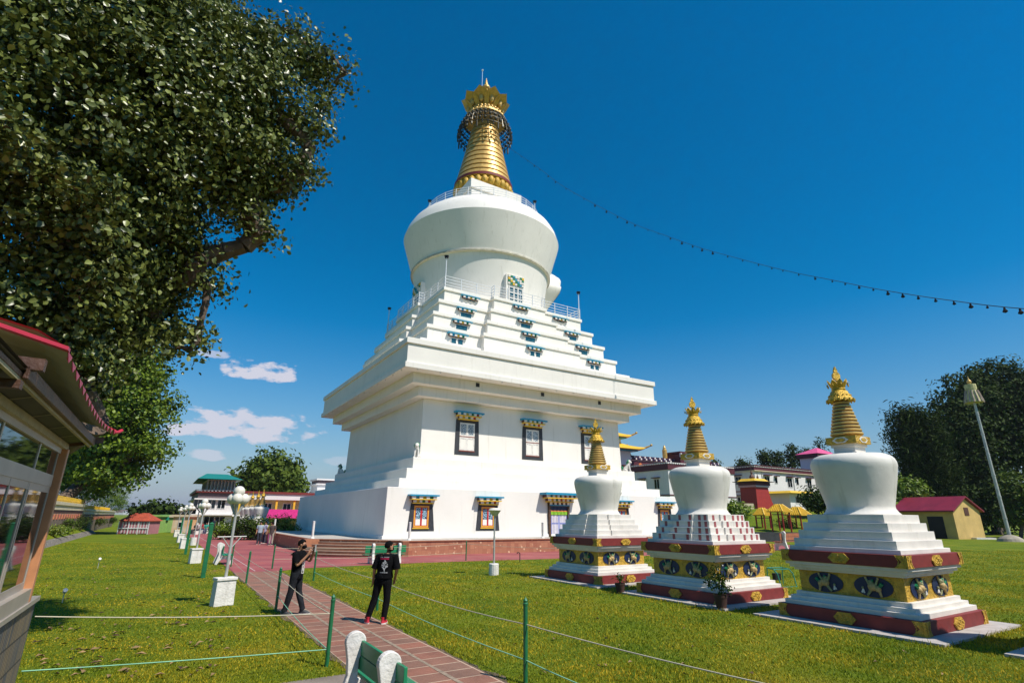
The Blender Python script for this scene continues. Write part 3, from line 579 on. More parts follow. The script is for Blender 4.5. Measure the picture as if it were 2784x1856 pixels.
# ---------------------------------------------------------------- small stupas
def small_stupa(label,style,loc,rz=R(32.5)):
    s=thing('small_stupa',label,'stupa',loc,rz,'row of small stupas on the lawn')
    w=M['whitetile']; SL=1.98
    mb=MB(); mb.frus(SL,SL,.004,.05); obj('paving_slab',mb,M['slab'],s)
    def band(a,z0,z1):
        mb=MB(); mb.frus(a,a,z0,z1); b=obj('red_band',mb,M['maroon'],s,bevel=.006); h=z1-z0; zc=(z0+z1)/2
        for k in range(4):
            Mx=Matrix.Rotation(k*PI/2,4,'Z'); q=MB()
            hx=[(-.24,0),(-.13,-h*.42),(.13,-h*.42),(.24,0),(.13,h*.42),(-.13,h*.42)]
            q.plate([(x,zc+z) for x,z in hx],-a-.035,-a-.003)
            for i in range(26):
                rr=random.random()**.5; an=random.random()*6.28; q.ball((rr*.19*math.cos(an),-a-.035,zc+rr*h*.33*math.sin(an)),.020,6,4)
            obj('gold_hexagon',q.xf(Mx),M['goldrel'],b)
            for sg in (-1,1):
                c_=MB(); pts=[(sg*(a+.012),z0-.002),(sg*(a-.26),z0-.002),(sg*(a-.10),zc),(sg*(a-.22),z1+.002),(sg*(a+.012),z1+.002)]
                if sg>0: pts=pts[::-1]
                c_.plate(pts,-a-.013,-a-.002)
                for i in range(9): c_.ball((sg*(a-.05),-a-.015,z0+h*(i+.5)/9),.018,6,4); c_.ball((sg*(a-.15+.05*abs(i-4)/4*-1),-a-.015,z0+h*(i+.5)/9),.014,6,4)
                obj('gold_corner',c_.xf(Mx),M['goldrel'],b)
        return b
    band(1.534,.05,.32)
    mb=MB(); 
    for a,z0,z1 in ((1.43,.32,.42),(1.33,.415,.51),(1.23,.505,.605)): mb.frus(a,a,z0,z1)
    obj('lower_steps',mb,w,s,bevel=.006)
    mb=MB(); mb.frus(1.14,1.14,.60,1.08); pn=obj('gold_dado',mb,M['goldrel'],s)
    for k in range(4):
        for sx in (-.52,.52):
            Mx=Matrix.Rotation(k*PI/2,4,'Z')@Matrix.Translation((sx,-1.14,.845)); q=MB()
            q.plate([(.40*math.cos(2*PI*i/28),.215*math.sin(2*PI*i/28)) for i in range(28)],-.02,-.002)
            o=obj('medallion',q.xf(Mx),M['navy'],s); f=MB(); e=-.04; sg=1 if sx<0 else -1
            # relief figure: crouching animal-like bearer with raised arms
            f.ball((0,e,0),.085,8,6,sx=1.25,m=0); f.ball((.02*sg,e,.085),.06,8,6,m=1); f.ball((-.1*sg,e,-.03),.07,8,6,m=0)
            f.tube((-.06,e,.05),(-.12,e,.17),.03,.022,6,m=1); f.tube((.07,e,.05),(.13,e,.17),.03,.022,6,m=1); f.ball((-.12,e,.18),.028,6,4,m=0); f.ball((.13,e,.18),.028,6,4,m=0)
            f.tube((-.12*sg,e,-.06),(-.15*sg,e,-.19),.035,.022,6,m=0); f.tube((.04*sg,e,-.06),(.13*sg,e,-.18),.035,.022,6,m=1); f.tube((-.13*sg,e,0),(-.2*sg,e,.08),.03,.04,6,m=2)
            f.ball((.21*sg,e,-.03),.03,6,4,m=1); f.tube((.2*sg,e,-.05),(.24*sg,e,-.13),.014,.02,5,m=3); f.tube((.21*sg,e,-.05),(.19*sg,e,-.14),.014,.02,5,m=3); f.ball((.02,e-.02,.13),.03,6,4,m=2)
            obj('relief_figure',f.xf(Mx),[M['relief'],M['reliefb'],M['green'],M['whitewash']],o,smooth=60)
    mb=MB(); 
    for a,z0,z1 in ((1.21,1.08,1.145),(1.28,1.14,1.215),(1.34,1.21,1.285)): mb.frus(a,a,z0,z1)
    obj('moulding',mb,w,s,bevel=.006)
    band(1.38,1.283,1.534)
    mb=MB(); mb.frus(1.24,1.24,1.534,1.63)
    ns=4; zz=np.linspace(1.625,2.36,ns+1)
    if style=='plain':
        for i in range(ns): a=1.15-.09*i; mb.frus(a,a,zz[i]-.003,zz[i+1])
        obj('steps',mb,w,s,bevel=.008)
    else:
        for i in range(ns): a=1.13-.09*i; mb.prism(plus(a,a*.40,.05),zz[i]-.003,zz[i+1])
        o=obj('steps',mb,w,s,bevel=.006)
        if style=='panelled':
            for k in range(4):
                for i in range(ns):
                    a=1.13-.09*i
                    for x,e in ((-a*.72,0),(a*.12-a*.3,.05),(a*.28,.05),(a*.64,0),(a*.88,0)):
                        q=MB(); zc=(zz[i]+zz[i+1])/2; y=-a-e; hw=.048; hh=.072
                        q.box(x-hw,x+hw,y-.006,y-.001,zc-hh,zc+hh,m=0); 
                        for sx in (-1,1): q.box(x+sx*.024-.012,x+sx*.024+.012,y-.009,y-.0065,zc-hh*.8,zc+hh*.8,m=1)
                        q.box(x-.012,x+.012,y-.0095,y-.0062,zc-hh*.95,zc+hh*.95,m=0)
                        obj('red_panel',q.xf(Matrix.Rotation(k*PI/2,4,'Z')),[M['redpan'],M['panin']],o)
    mb=MB(); mb.lathe([(.82,2.355),(.83,2.37),(.78,2.42),(.735,2.50),(.73,2.56),(.80,2.85),(.875,3.15),(.935,3.44),(.95,3.52),(.945,3.60),(.915,3.68),(.85,3.75),(.74,3.80),(.4,3.83),(.1,3.84)],64); obj('dome',mb,M['domew'],s,smooth=35)
    niche(.112,2.58,.76,.42,[M['domew'],M['goldrel']],s)
    mb=MB(); mb.frus(.30,.30,3.81,3.86); mb.frus(.26,.26,3.855,4.0); mb.frus(.30,.30,3.995,4.07); obj('harmika',mb,w,s,bevel=.005)
    mb=MB(); mb.frus(.37,.37,4.07,4.25,m=0)
    for k in range(4):
        q=MB(); 
        for rr,m_,e in ((.175,1,.012),(.115,0,.02)): q.plate([(rr*math.cos(PI/3*i)*1.15,4.16+rr*.47*math.sin(PI/3*i)) for i in range(6)],-.37-e,-.37,m=m_)
        mb.join(q,Matrix.Rotation(k*PI/2,4,'Z'))
    obj('gold_block',mb,[M['goldrel'],M['whitewash']],s)
    mb=MB(); n=10; r0,r1,z0,z1=.375,.18,4.25,5.2
    mb.lathe([(.30,4.25),(.33,4.29),(.30,4.31)],28,m=0)
    for i in range(n):
        a=z0+.05+(z1-z0-.05)*i/n;b=z0+.05+(z1-z0-.05)*(i+1)/n;h=b-a;ra=r0+(r1-r0)*i/n
        mb.lathe([(ra-.05,a),(ra-.012,a+.02*h),(ra,a+.2*h),(ra-.006,a+.68*h),(ra-.03,a+.74*h)],32,m=0,cap=False)
        mb.lathe([(ra-.045,a+.72*h),(ra-.045,b+.03*h)],32,m=1,cap=False)
    obj('spire',mb,[M['gold'],M['maroondk']],s,smooth=35)
    mb=MB(); mb.lathe([(.2,5.2),(.30,5.215),(.325,5.2),(.315,5.25),(.27,5.30),(.23,5.38),(.20,5.46),(.16,5.48),(.17,5.52),(.15,5.55)],32)
    for i in range(16):
        an=2*PI*i/16; mb.tube((.31*math.cos(an),.31*math.sin(an),5.24),(.325*math.cos(an),.325*math.sin(an),5.165),.034,.012,6)
        mb.ball((.25*math.cos(an),.25*math.sin(an),5.34),.028,6,4)
    obj('parasol',mb,M['goldsm'],s,smooth=45)
    for i in range(8): obj('petal',petal(2*PI*i/8,.135,5.52,.25,5.76,.125,.014),M['goldsm'],s)
    mb=MB(); mb.lathe([(.1,5.54),(.07,5.66),(.03,5.72),(.03,5.76)],16)
    q=MB(); ol=[(.0,5.76),(.06,5.79),(.10,5.85),(.10,5.92),(.07,5.97),(.035,6.0),(.05,6.03),(.03,6.08),(0,6.15)]; ol=ol+[(-a,b) for a,b in reversed(ol[1:-1])]; q.plate(ol,-.03,.03)
    mb.join(q,Matrix.Rotation(R(-30),4,'Z')); obj('sun_and_moon',mb,M['goldsm'],s)
    return s
M['slab']=mat('worn_slab',(.50,.45,.41),.8,var=.15,vscale=3,bump=.1)
M['goldsm']=mat('gold_paint',(.72,.44,.04),.38,.35,var=.2,vscale=14,bump=.6,bscale=40)
M['relief']=mat('cream_relief',(.55,.38,.15),.6,var=.2,vscale=20); M['reliefb']=mat('pale_green_relief',(.38,.38,.18),.6,var=.3,vscale=25)
M['redpan']=mat('red_panel_paint',(.30,.03,.05),.6,var=.1); M['panin']=mat('panel_inner',(.50,.18,.17),.6,var=.1)
M['domew']=mat('dome_lime_wash',(.74,.70,.62),.66,var=.08,vscale=1.6,streak=.28,bump=.08,bscale=12)
small_stupa('small stupa with plain notched steps, farthest left of the row','notched',(3.49,22.2,0))
small_stupa('small stupa with red panels painted on its notched steps','panelled',(6.09,17.85,0))
small_stupa('small stupa with plain square steps, nearest the camera on the right','plain',(8.68,13.93,0))
small_stupa('small stupa past the frame edge, only its white paving slab in view','notched',(11.35,9.95,0))
# ================================================================ vegetation
def leaf_mesh(blobs,n,size,seed=1,asp=.55,clump=.0,flat=1.,fold=.25,shell=.55,up=.4):
    """blobs: (centre, rx, ry, rz, weight)"""
    g=np.random.default_rng(seed); w=np.array([b[4]*(b[1]*b[2]*b[3])**(2/3) for b in blobs]); w/=w.sum()
    bi=g.choice(len(blobs),n,p=w); C=np.array([b[0] for b in blobs])[bi]; RR=np.array([[b[1],b[2],b[3]] for b in blobs])[bi]
    d=g.normal(size=(n,3)); d/=np.linalg.norm(d,axis=1)[:,None]
    rad=(g.random(n)**(shell))[:,None]*(1+.05*g.normal(size=(n,1)))
    out=d*1.0
    if clump:   # gather leaves into tufts that turn outward together
        k=max(8,int(n/clump)); sel=g.choice(n,k); cl=g.integers(0,k,n); P0=C+d*rad*RR; cen=P0[sel]; sg=size*(.9+.15*clump**.5)*(.6+.8*g.random(k))[cl][:,None]
        off=np.clip(g.normal(size=(n,3)),-1.7,1.7)*np.array([1,1,.62]); P=cen[cl]+off*sg; out=d[sel][cl]*.7+off*.35
    else: P=C+d*rad*RR
    nrm=g.normal(size=(n,3))*.62+out*.8+np.array([0,0,up]); nrm/=np.linalg.norm(nrm,axis=1)[:,None]
    t=g.normal(size=(n,3)); t-=(t*nrm).sum(1)[:,None]*nrm; t/=np.linalg.norm(t,axis=1)[:,None]; b=np.cross(nrm,t)
    s=(size*(.6+.8*g.random(n)))[:,None]; w=s*asp*.5; f=nrm*s*fold*.28; e=t*s
    V=np.stack([P-e*.5,P-e*.18+b*w+f,P+e*.2+b*w*.78+f,P+e*.5-nrm*s*.08,P+e*.2-b*w*.78+f,P-e*.18-b*w+f],1).reshape(-1,3).astype('f')
    i=np.arange(n)*6; F=np.stack([i,i+1,i+2,i,i+2,i+3,i,i+3,i+4,i,i+4,i+5],1).reshape(-1)
    me=bpy.data.meshes.new('crown'); me.vertices.add(6*n); me.vertices.foreach_set('co',V.ravel()); me.loops.add(12*n); me.loops.foreach_set('vertex_index',F.astype('i'))
    me.polygons.add(4*n); me.polygons.foreach_set('loop_start',np.arange(0,12*n,3,dtype='i')); me.update(); me.validate()
    return me
def wood_mesh(base,blobs,r0,r1,seed=1,nlimb=None):
    mb=MB(); rd=random.Random(seed); base=Vector(base); top=sum((Vector(b[0]) for b in blobs),Vector())/len(blobs)
    zs=min(b[0][2]-b[3]*.3 for b in blobs); fork=base.lerp(Vector((top.x,top.y,max(zs,base.z+1))),.8); fork.z=max(base.z+(zs-base.z)*.9,base.z+.8)
    pts=[base,base.lerp(fork,.5)+Vector((rd.uniform(-.1,.1),rd.uniform(-.1,.1),0)),fork]
    mb.tube(pts[0],pts[1],r0*1.25,r0,12); mb.tube(pts[1],pts[2],r0,r0*.85,12)
    P=[fork]+[Vector(b[0]) for b in blobs]; n=len(P); par=[-1]*n; inn=[0]; dist=[1e9]*n; near_=[0]*n
    for k in range(1,n): dist[k]=(P[k]-P[0]).length*.8
    while len(inn)<n:            # limbs branch out from one another, each from its nearest neighbour
        k=min((q for q in range(n) if q not in inn),key=lambda q:dist[q]); par[k]=near_[k]; inn.append(k)
        for q in range(n):
            if q not in inn and (P[q]-P[k]).length<dist[q]: dist[q]=(P[q]-P[k]).length; near_[q]=k
    desc=[1]*n
    for k in reversed(inn[1:]): desc[par[k]]+=desc[k]
    for k in inn[1:]:
        a,c=P[par[k]],P[k]; L_=(c-a).length; m_=a.lerp(c,.5)+Vector((rd.uniform(-.12,.12),rd.uniform(-.12,.12),rd.uniform(-.05,.15)))*L_
        ra=min(r0*.8,r1*1.1*desc[k]**.5+r1*.3); rb=r1*.9*max(1,desc[k]-1)**.5; mb.tube(a,m_,ra,(ra+rb)/2,8); mb.tube(m_,c,(ra+rb)/2,rb,8)
        b=blobs[k-1]
        for q in range(6):
            d=Vector((rd.uniform(-1,1)*b[1],rd.uniform(-1,1)*b[2],rd.uniform(-.8,1)*b[3]))*.8; mb.tube(m_.lerp(c,rd.random()),c+d,r1*.35,r1*.1,5)
    return mb
M['bark']=mat('bark',(.16,.11,.075),.9,var=.3,vscale=4,bump=.8,bscale=9)
def tree(name,label,base,blobs,n,size,lm,r0=.3,r1=.1,group=None,cat='tree',**k):
    o=thing(name,label,cat,base,0,group); inv=Vector(base)
    B=[((b[0][0]-inv.x,b[0][1]-inv.y,b[0][2]-inv.z),*b[1:]) for b in blobs]
    me=leaf_mesh(B,n,size,**k); me.materials.append(lm); link('crown',me,o)
    obj('trunk',wood_mesh((0,0,0),B,r0,r1),M['bark'],o,smooth=40); return o
def pb(px,py,rp,Y,sx=1,sy=1,sz=1,w=1): # blob seen at a pixel, radius in pixels
    p=at(px,py,Y); d=math.sqrt(p.x**2+p.y**2+(p.z-EYE)**2); r=rp/1233*d*.86; return (tuple(p),r*sx,r*sy,r*sz,w)
M['leafA']=leaf_mat('peepal_leaf',(.012,.028,.003),(.22,.25,.055),.36,.14,.4)
M['leafB']=leaf_mat('bright_leaf',(.03,.08,.006),(.22,.30,.02),.45,.3,.35)
M['leafD']=leaf_mat('dark_evergreen_leaf',(.008,.022,.004),(.06,.095,.015),.7,.12,.12)
M['leafM']=leaf_mat('mid_green_leaf',(.02,.05,.006),(.13,.18,.02),.6,.25,.2)
M['leafY']=leaf_mat('yellow_green_leaf',(.07,.12,.01),(.30,.34,.04),.5,.3)
bl=[(60,90,190,7.5),(240,40,170,8),(400,60,130,8.5),(90,330,190,7.5),(300,250,170,8.5),(455,190,120,9),(560,130,75,9.5),(640,150,60,10),(705,150,48,10.3),(770,190,30,10.5),(600,235,80,9.8),(680,300,50,10),(520,330,95,10),(620,370,70,10),(690,390,30,10.2),(565,430,55,10),(575,510,38,10),(450,350,115,9.5),(330,420,120,9),(120,560,180,8.5),(310,560,100,9.5),(400,560,60,10),(455,600,30,10),(90,740,150,9),(240,700,120,10),(340,720,75,10.5),(420,790,35,10.5),(370,650,60,10.3),(150,850,90,9.3),(530,40,40,9.5)]
bl+=[(a,b,c*1.15,10.2) for a,b,c in ((795,168,13),(770,140,12),(755,115,13),(735,255,18),(728,300,15),(712,345,12),(700,400,13),(650,430,20),(600,540,16),(562,565,12),(590,500,18),(480,590,20),(478,650,16),(445,640,22),(455,785,14),(435,805,12),(405,800,16),(505,15,22),(612,72,20),(678,75,18),(560,60,20),(455,760,16),(500,470,20))]
tree('peepal_tree','huge dark leafed tree whose crown fills the upper left of the view',(-14.5,10.8,0),[pb(a,b,c,d,1,1.15,1) for a,b,c,d in bl],135000,.10,M['leafA'],.5,.03,clump=95,seed=3,asp=.7,shell=.36,up=.25)
bl2=[(300,880,90,24),(345,930,60,24),(300,1000,95,24),(250,930,100,26),(345,1030,48,24),(180,960,120,27),(330,820,70,24),(230,840,90,25),(355,740,55,24),(290,1080,62,24),(235,1060,80,25),(120,860,140,27),(360,870,38,23.5),(100,1020,110,28)]
tree('bright_green_tree','bright green broadleaf tree standing behind the mural wall on the left',UV(-36.5,-24,.5),[pb(a-14,b,c*.97,d*2.65,1,1.1,1) for a,b,c,d in bl2],90000,.36,M['leafB'],.7,.14,clump=70,seed=5,asp=.75)
bl3=[(150,1080,38,19),(185,1100,48,22),(225,1120,42,25),(255,1140,34,28),(160,1130,36,20),(275,1155,18,30),(205,1060,28,23),(240,1090,25,27)]
def Yu(px,u):
    r=Vector(ray(px,1180)); return (r*((u+SC.dot(T))/r.dot(T))).y
o=tree('creeper_hedge','tangled creeper hedge with a few pink flowers above the mural wall',UV(-35.2,-6,.6),[pb(a,b,c,Yu(a,-35.3),1,.8,1) for a,b,c,d in bl3],30000,.22,M['leafB'],.10,.04,clump=30,seed=8,asp=.4,cat='hedge')
mb=MB()
fp=Vector(pb(196,1057,10,Yu(196,-34.2))[0])-o.location
for i in range(26): q=fp+Vector((random.gauss(0,.3),random.gauss(0,.2),random.gauss(0,.17))); mb.ball(q,.09,6,4)
obj('pink_blossom',mb,mat('magenta_petals',(.6,.03,.3),.6),o)
# trees beyond the roofs
def far_tree(name,label,px,pyb,Y,bls,n,size,lm,zb=0,r0=.35,group=None,**k):
    p=at(px,pyb,Y); p.z=zb
    return tree(name,label,p,[pb(a,b,c,Y+dy) for a,b,c,dy in bls],n,size,lm,r0,r0*.4,group,**k)
far_tree('rain_tree','large spreading tree behind the white building with the green roof',625,1190,105,[(625,1075,38,0),(600,1085,30,-2),(650,1085,34,2),(585,1110,25,0),(665,1110,26,0),(560,1098,14,0),(545,1095,9,0),(630,1115,36,3),(680,1120,14,0)],9000,.75,M['leafM'],0,.8,clump=20,seed=11,flat=.6)
far_tree('great_fig_tree','massive dark tree behind the yellow shed at the right edge',2290,1230,98,[(2240,930,70,0),(2300,910,75,3),(2350,920,80,0),(2200,980,60,-2),(2270,1000,90,2),(2350,1010,60,4),(2170,1060,60,0),(2240,1090,85,0),(2380,960,90,4),(2160,1120,50,-2),(2230,1160,60,0),(2320,1170,40,5)],90000,.55,M['leafD'],0,.7,clump=22,seed=12)
far_tree('cypress_pine','dark feathery conifer left of the massive tree on the right',2120,1230,90,[(2085,965,28,0),(2110,975,35,0),(2075,1000,28,0),(2120,1020,45,0),(2090,1050,34,0),(2130,1080,45,0),(2105,1110,32,0),(2140,1140,45,0),(2060,960,8,0)],17000,.8,M['leafD'],0,.5,clump=16,seed=13,asp=.16,up=.1)
far_tree('round_bush','bright leafy bush beside the third small stupa dome',2085,1225,82,[(2085,1130,28,0),(2070,1160,26,0),(2105,1165,22,0)],4200,.5,M['leafB'],0,.2,clump=14,seed=14,cat='bush')
far_tree('garden_tree','leafy green tree at the right edge behind the banner pole',2345,1235,80,[(2345,1130,36,0),(2365,1170,36,0),(2335,1180,22,0)],5500,.45,M['leafM'],0,.2,clump=14,seed=15)
for i,(px,py,sc,lb) in enumerate([(1706,1060,1,'small dark tree tip at the left end of the long roof'),(1757,1040,1.6,'twin topped dark tree above the white monastery roof'),(1783,1045,1.4,'dark tree right of the twin topped one above the roof'),(1818,1030,2.0,'tall dark conifer above the middle of the white roof'),(1845,1035,1.7,'dark conifer close right of the tallest one'),(1878,1020,2.6,'broad dark tree behind the pink roofed house'),(1640,1062,1.2,'round tree top just right of the second small stupa spire')]):
    far_tree('hill_tree',lb,px,1120,150,[(px,py,5*sc,0),(px-4*sc,py+8*sc,5*sc,0),(px+4*sc,py+9*sc,5.5*sc,0),(px,py+18*sc,7*sc,0)],1000,.55,M['leafD'],3,.35,'trees beyond the monastery roof',clump=14,seed=30+i,cat='tree')
# shrubs
def shrub(name,label,p,r,h,n,size,lm,group=None,seed=1,cat='shrub',**k):
    o=thing(name,label,cat,p,0,group); me=leaf_mesh([((0,0,h*.55),r,r,h*.5,1)],n,size,seed=seed,clump=10,**k); me.materials.append(lm); link('foliage',me,o)
    mb=MB()
    for i in range(6): a=i*1.05; mb.tube((0,0,0),(r*.5*math.cos(a),r*.5*math.sin(a),h*.6),.03,.012,5)
    obj('stem',mb,M['bark'],o); return o

# ================================================================ buildings
INV=k_=2352/2784
class Frame:
    def __init__(s,corner,rz=TH): s.c=corner; s.rz=rz; s.t=Vector((math.cos(rz),math.sin(rz),0)); s.n=Vector((math.sin(rz),-math.cos(rz),0))
    def face(s,px,py,off=0):              # right face: (distance along, height above base)
        r=Vector(ray(px,py)); k=((s.c-Vector((0,0,EYE))).dot(s.n)+off)/r.dot(s.n); P=r*k+Vector((0,0,EYE)); return (P-s.c).dot(s.t),P.z-s.c.z
    def left(s,px,py,off=0):              # left face (normal -t): distance back, height
        r=Vector(ray(px,py)); k=((s.c-Vector((0,0,EYE))).dot(-s.t)+off)/r.dot(-s.t); P=r*k+Vector((0,0,EYE)); return (P-s.c).dot(-s.n),P.z-s.c.z
M['bwall']=mat('white_building_wall',(.74,.72,.70),.8,var=.04,vscale=.4,streak=.12)
M['cream']=mat('cream_wall',(.66,.55,.38),.8,var=.08,vscale=1)
M['winglass']=M['glass']
def bwin(parent,x,z,w,h,y=0,rz=0,hood=True,frame='bwall',side='front',hoodm='maroondk',pane='glass'):
    Mx=Matrix.Translation((0,0,0)) if side=='front' else Matrix.Rotation(-PI/2,4,'Z')   # left side: local x -> back
    s=1 if side=='front' else -1
    mb=MB(); f=.07
    def B(x0,x1,y0,y1,z0,z1,m=0): mb.box(x0,x1,y0,y1,z0,z1,m)
    B(x-w/2-f,x-w/2,-.06,-.003,z-f,z+h+f);B(x+w/2,x+w/2+f,-.06,-.003,z-f,z+h+f);B(x-w/2,x+w/2,-.06,-.003,z-f,z);B(x-w/2,x+w/2,-.06,-.003,z+h,z+h+f)
    if w>.8: B(x-f/2,x+f/2,-.06,-.003,z,z+h)
    if side!='front': mb.v=[(-a,b,c) for a,b,c in mb.v]
    o=obj('window',mb.xf(Mx),M[frame],parent)
    g=MB(); g.box(x-w/2,x+w/2,-.03,-.004,z,z+h)
    if side!='front': g.v=[(-a,b,c) for a,b,c in g.v]
    obj('pane',g.xf(Mx),M[pane],o)
    if hood:
        g=MB(); g.box(x-w*.75,x+w*.75,-.55,-.003,z+h+.2,z+h+.32)
        if side!='front': g.v=[(-a,b,c) for a,b,c in g.v]
        obj('hood',g.xf(Mx),M[hoodm],o)
    return o
def dentils(x0,x1,y0,y1,z0,z1,step,d=.12):
    """toothed course along the front (x) and, turned, along the left side (y): one connected outline each"""
    res=[]
    for L_,side in ((x1-x0,0),(y1-y0,1)):
        n=max(2,int(L_/step)); st_=L_/n; pts=[(0,z1),]; zt=z1-(z1-z0)*.3
        low=[]
        for i in range(n): a=i*st_; low+=[(a,z0),(a+st_*.5,z0),(a+st_*.5,zt),(a+st_,zt)]
        pts=low+[(L_,z1),(0,z1)]
        mb=MB(); 
        if side==0: mb.plate([(x0+a,z) for a,z in pts],y0-d,y0-.003)
        else: mb.plate([(-(y0+a),z) for a,z in pts][::-1],x0-d,x0-.003); mb.xf(Matrix.Rotation(-PI/2,4,'Z'))
        res.append(mb)
    return res
def block(label,corner,Lr,Ll,h,band=.9,bm='maroondk',name='white_building',eave=.35,wall='bwall'):
    o=thing(name,label,'building',corner,TH)
    mb=MB(); mb.box(0,Lr,0,Ll,0,h-band-.12); obj('wall',mb,M[wall],o)
    mb=MB(); mb.box(-eave,Lr+eave,-eave,Ll+eave,h-band-.12,h-band); obj('eave_course',mb,M['cream'],o)
    mb=MB(); mb.box(-.12,Lr+.12,-.12,Ll+.12,h-band,h-.16); obj('roof_band',mb,M[bm],o)
    mb=MB(); mb.box(-.3,Lr+.3,-.3,Ll+.3,h-.16,h); obj('roof_edge',mb,M[bm],o)
    [obj('dentil_course',q,M['bwall'],o) for q in dentils(-.12,Lr,-.12,Ll,h-.34,h-.17,.5)]
    return o
# right: long two storey monastery wing
C1=at(2064*INV,1386*INV,95); F1=Frame(C1)
b1_=block('long two storey white monastery with maroon roof band behind the yellow pavilions',C1,46,34,7.5)
for px in (540,880,1175): s_,z_=F1.face((1990+px*.1786)*INV,(1200+630*.1786)*INV); bwin(b1_,s_,4.1,1.3,1.5)
for px in (670,990,1320): s_,z_=F1.face((1990+px*.1786)*INV,(1200+590*.1786)*INV); bwin(b1_,s_,4.6,.7,.95)
for px in (600,915,1205): s_,z_=F1.face((1990+px*.1786)*INV,(1200+890*.1786)*INV); bwin(b1_,s_,.9,1.3,1.5)
for px in (710,1030): s_,z_=F1.face((1990+px*.1786)*INV,(1200+870*.1786)*INV); bwin(b1_,s_,1.3,.7,.95)
for s_ in (3.3,9,22,28,33): bwin(b1_,s_,4.3,1.1,1.3,side='left'); bwin(b1_,s_,.9,1.1,1.3,side='left')
mb=MB(); mb.box(-.08,46.05,-.08,34.05,3.05,3.2); obj('string_course',mb,M['maroon'],b1_)
for px in (460,930,1270): 
    s_,z_=F1.face((1990+px*.1786)*INV,(1200+600*.1786)*INV); mb=MB(); mb.tube((s_,-.1,0),(s_,-.1,6.4),.06,.06,6); obj('downpipe',mb,M['pole'],b1_)
# nearer wing behind the second small stupa
C2=at(1826*INV,1400*INV,86); C2.z=1.5; F2=Frame(C2)
b2_=thing('white_building','lower white wing with maroon band between the great stupa and the second small stupa','building',C2,TH)
mb=MB(); mb.box(0,16,0,22,0,8.0); obj('wall',mb,M['bwall'],b2_)
mb=MB(); mb.box(-.15,16.1,-.15,22.1,8.0,8.9); obj('roof_band',mb,M['maroondk'],b2_)
[obj('dentil_course',q,M['bwall'],b2_) for q in dentils(-.15,16,-.15,22,8.9,9.1,.5)]
for s_ in (2.5,5.5,9,13): bwin(b2_,s_,5.2,1.0,1.4,side='left'); bwin(b2_,s_,1.6,1.0,1.4,side='left')
mb=MB(); mb.box(-.08,16.05,-.08,22.05,4.1,4.25); obj('string_course',mb,M['maroondk'],b2_)
# temple with golden roofs
C3=at(1690*INV,1400*INV,112); C3.z=1; F3=Frame(C3)
b3_=thing('temple','white temple with patterned maroon parapet and golden ornaments behind the great stupa','temple',Vector((*at(1640*INV,1400*INV,104).xy,-2.4)),TH)
mb=MB(); mb.box(-8,34,0,18,0,13.2); obj('wall',mb,M['bwall'],b3_)
mb=MB(); mb.box(-8.2,34.2,-.2,18.2,13.2,15.4); obj('parapet',mb,M['maroondk'],b3_)
mb=MB(); mb.box(-8.3,34.3,-.3,18.3,15.4,15.6); mb.box(-8.3,34.3,-.3,18.3,13.05,13.2); obj('parapet_trim',mb,mat('pink_trim',(.6,.4,.33),.7),b3_)
mb=MB()
for i in range(60):
    x=-8.2+i*.7
    mb.box(x,x+.34,-.5,-.31,15.65,16.0,m=i%2); mb.box(x+.35,x+.69,-.5,-.31,16.0,16.35,m=(i+1)%2); mb.box(x,x+.7,-.45,-.3,15.6,16.4,m=2)
obj('chequer_course',mb,[M['bwall'],M['navy'],M['maroondk']],b3_)
for i in range(10):
    mb=MB(); x=-6+i*4; mb.plate([(x+.55*math.cos(a*PI/6),14.3+.75*math.sin(a*PI/6)) for a in range(12)],-.32,-.21); obj('roof_medallion',mb,M['orange'],b3_)
for x in (7,): mb=MB(); mb.plate([(x-.9,16.4),(x+.9,16.4),(x+.5,17.3),(x,18.6),(x-.5,17.3)],-.1,.1); obj('gold_flame_ornament',mb,M['goldrel'],b3_)
for x in (18.5,): mb=MB(); mb.lathe([(.5,16.4),(.5,18.3),(.35,18.4),(.3,18.8),(.05,19.3)],12,x,1); obj('victory_banner',mb,M['gold'],b3_)
mb=MB(); mb.box(19.5,29,-2.2,2,12.5,17.3); obj('porch_block',mb,M['maroondk'],b3_)
mb=MB()
for i in range(14): x=19.3+i*.7; mb.box(x,x+.35,-2.6,-2.22,16.6,17.4,m=i%2)
mb.box(19.3,29.2,-2.4,2,17.4,17.8,m=2); obj('chequer_course',mb,[M['bwall'],M['navy'],M['maroondk']],b3_)
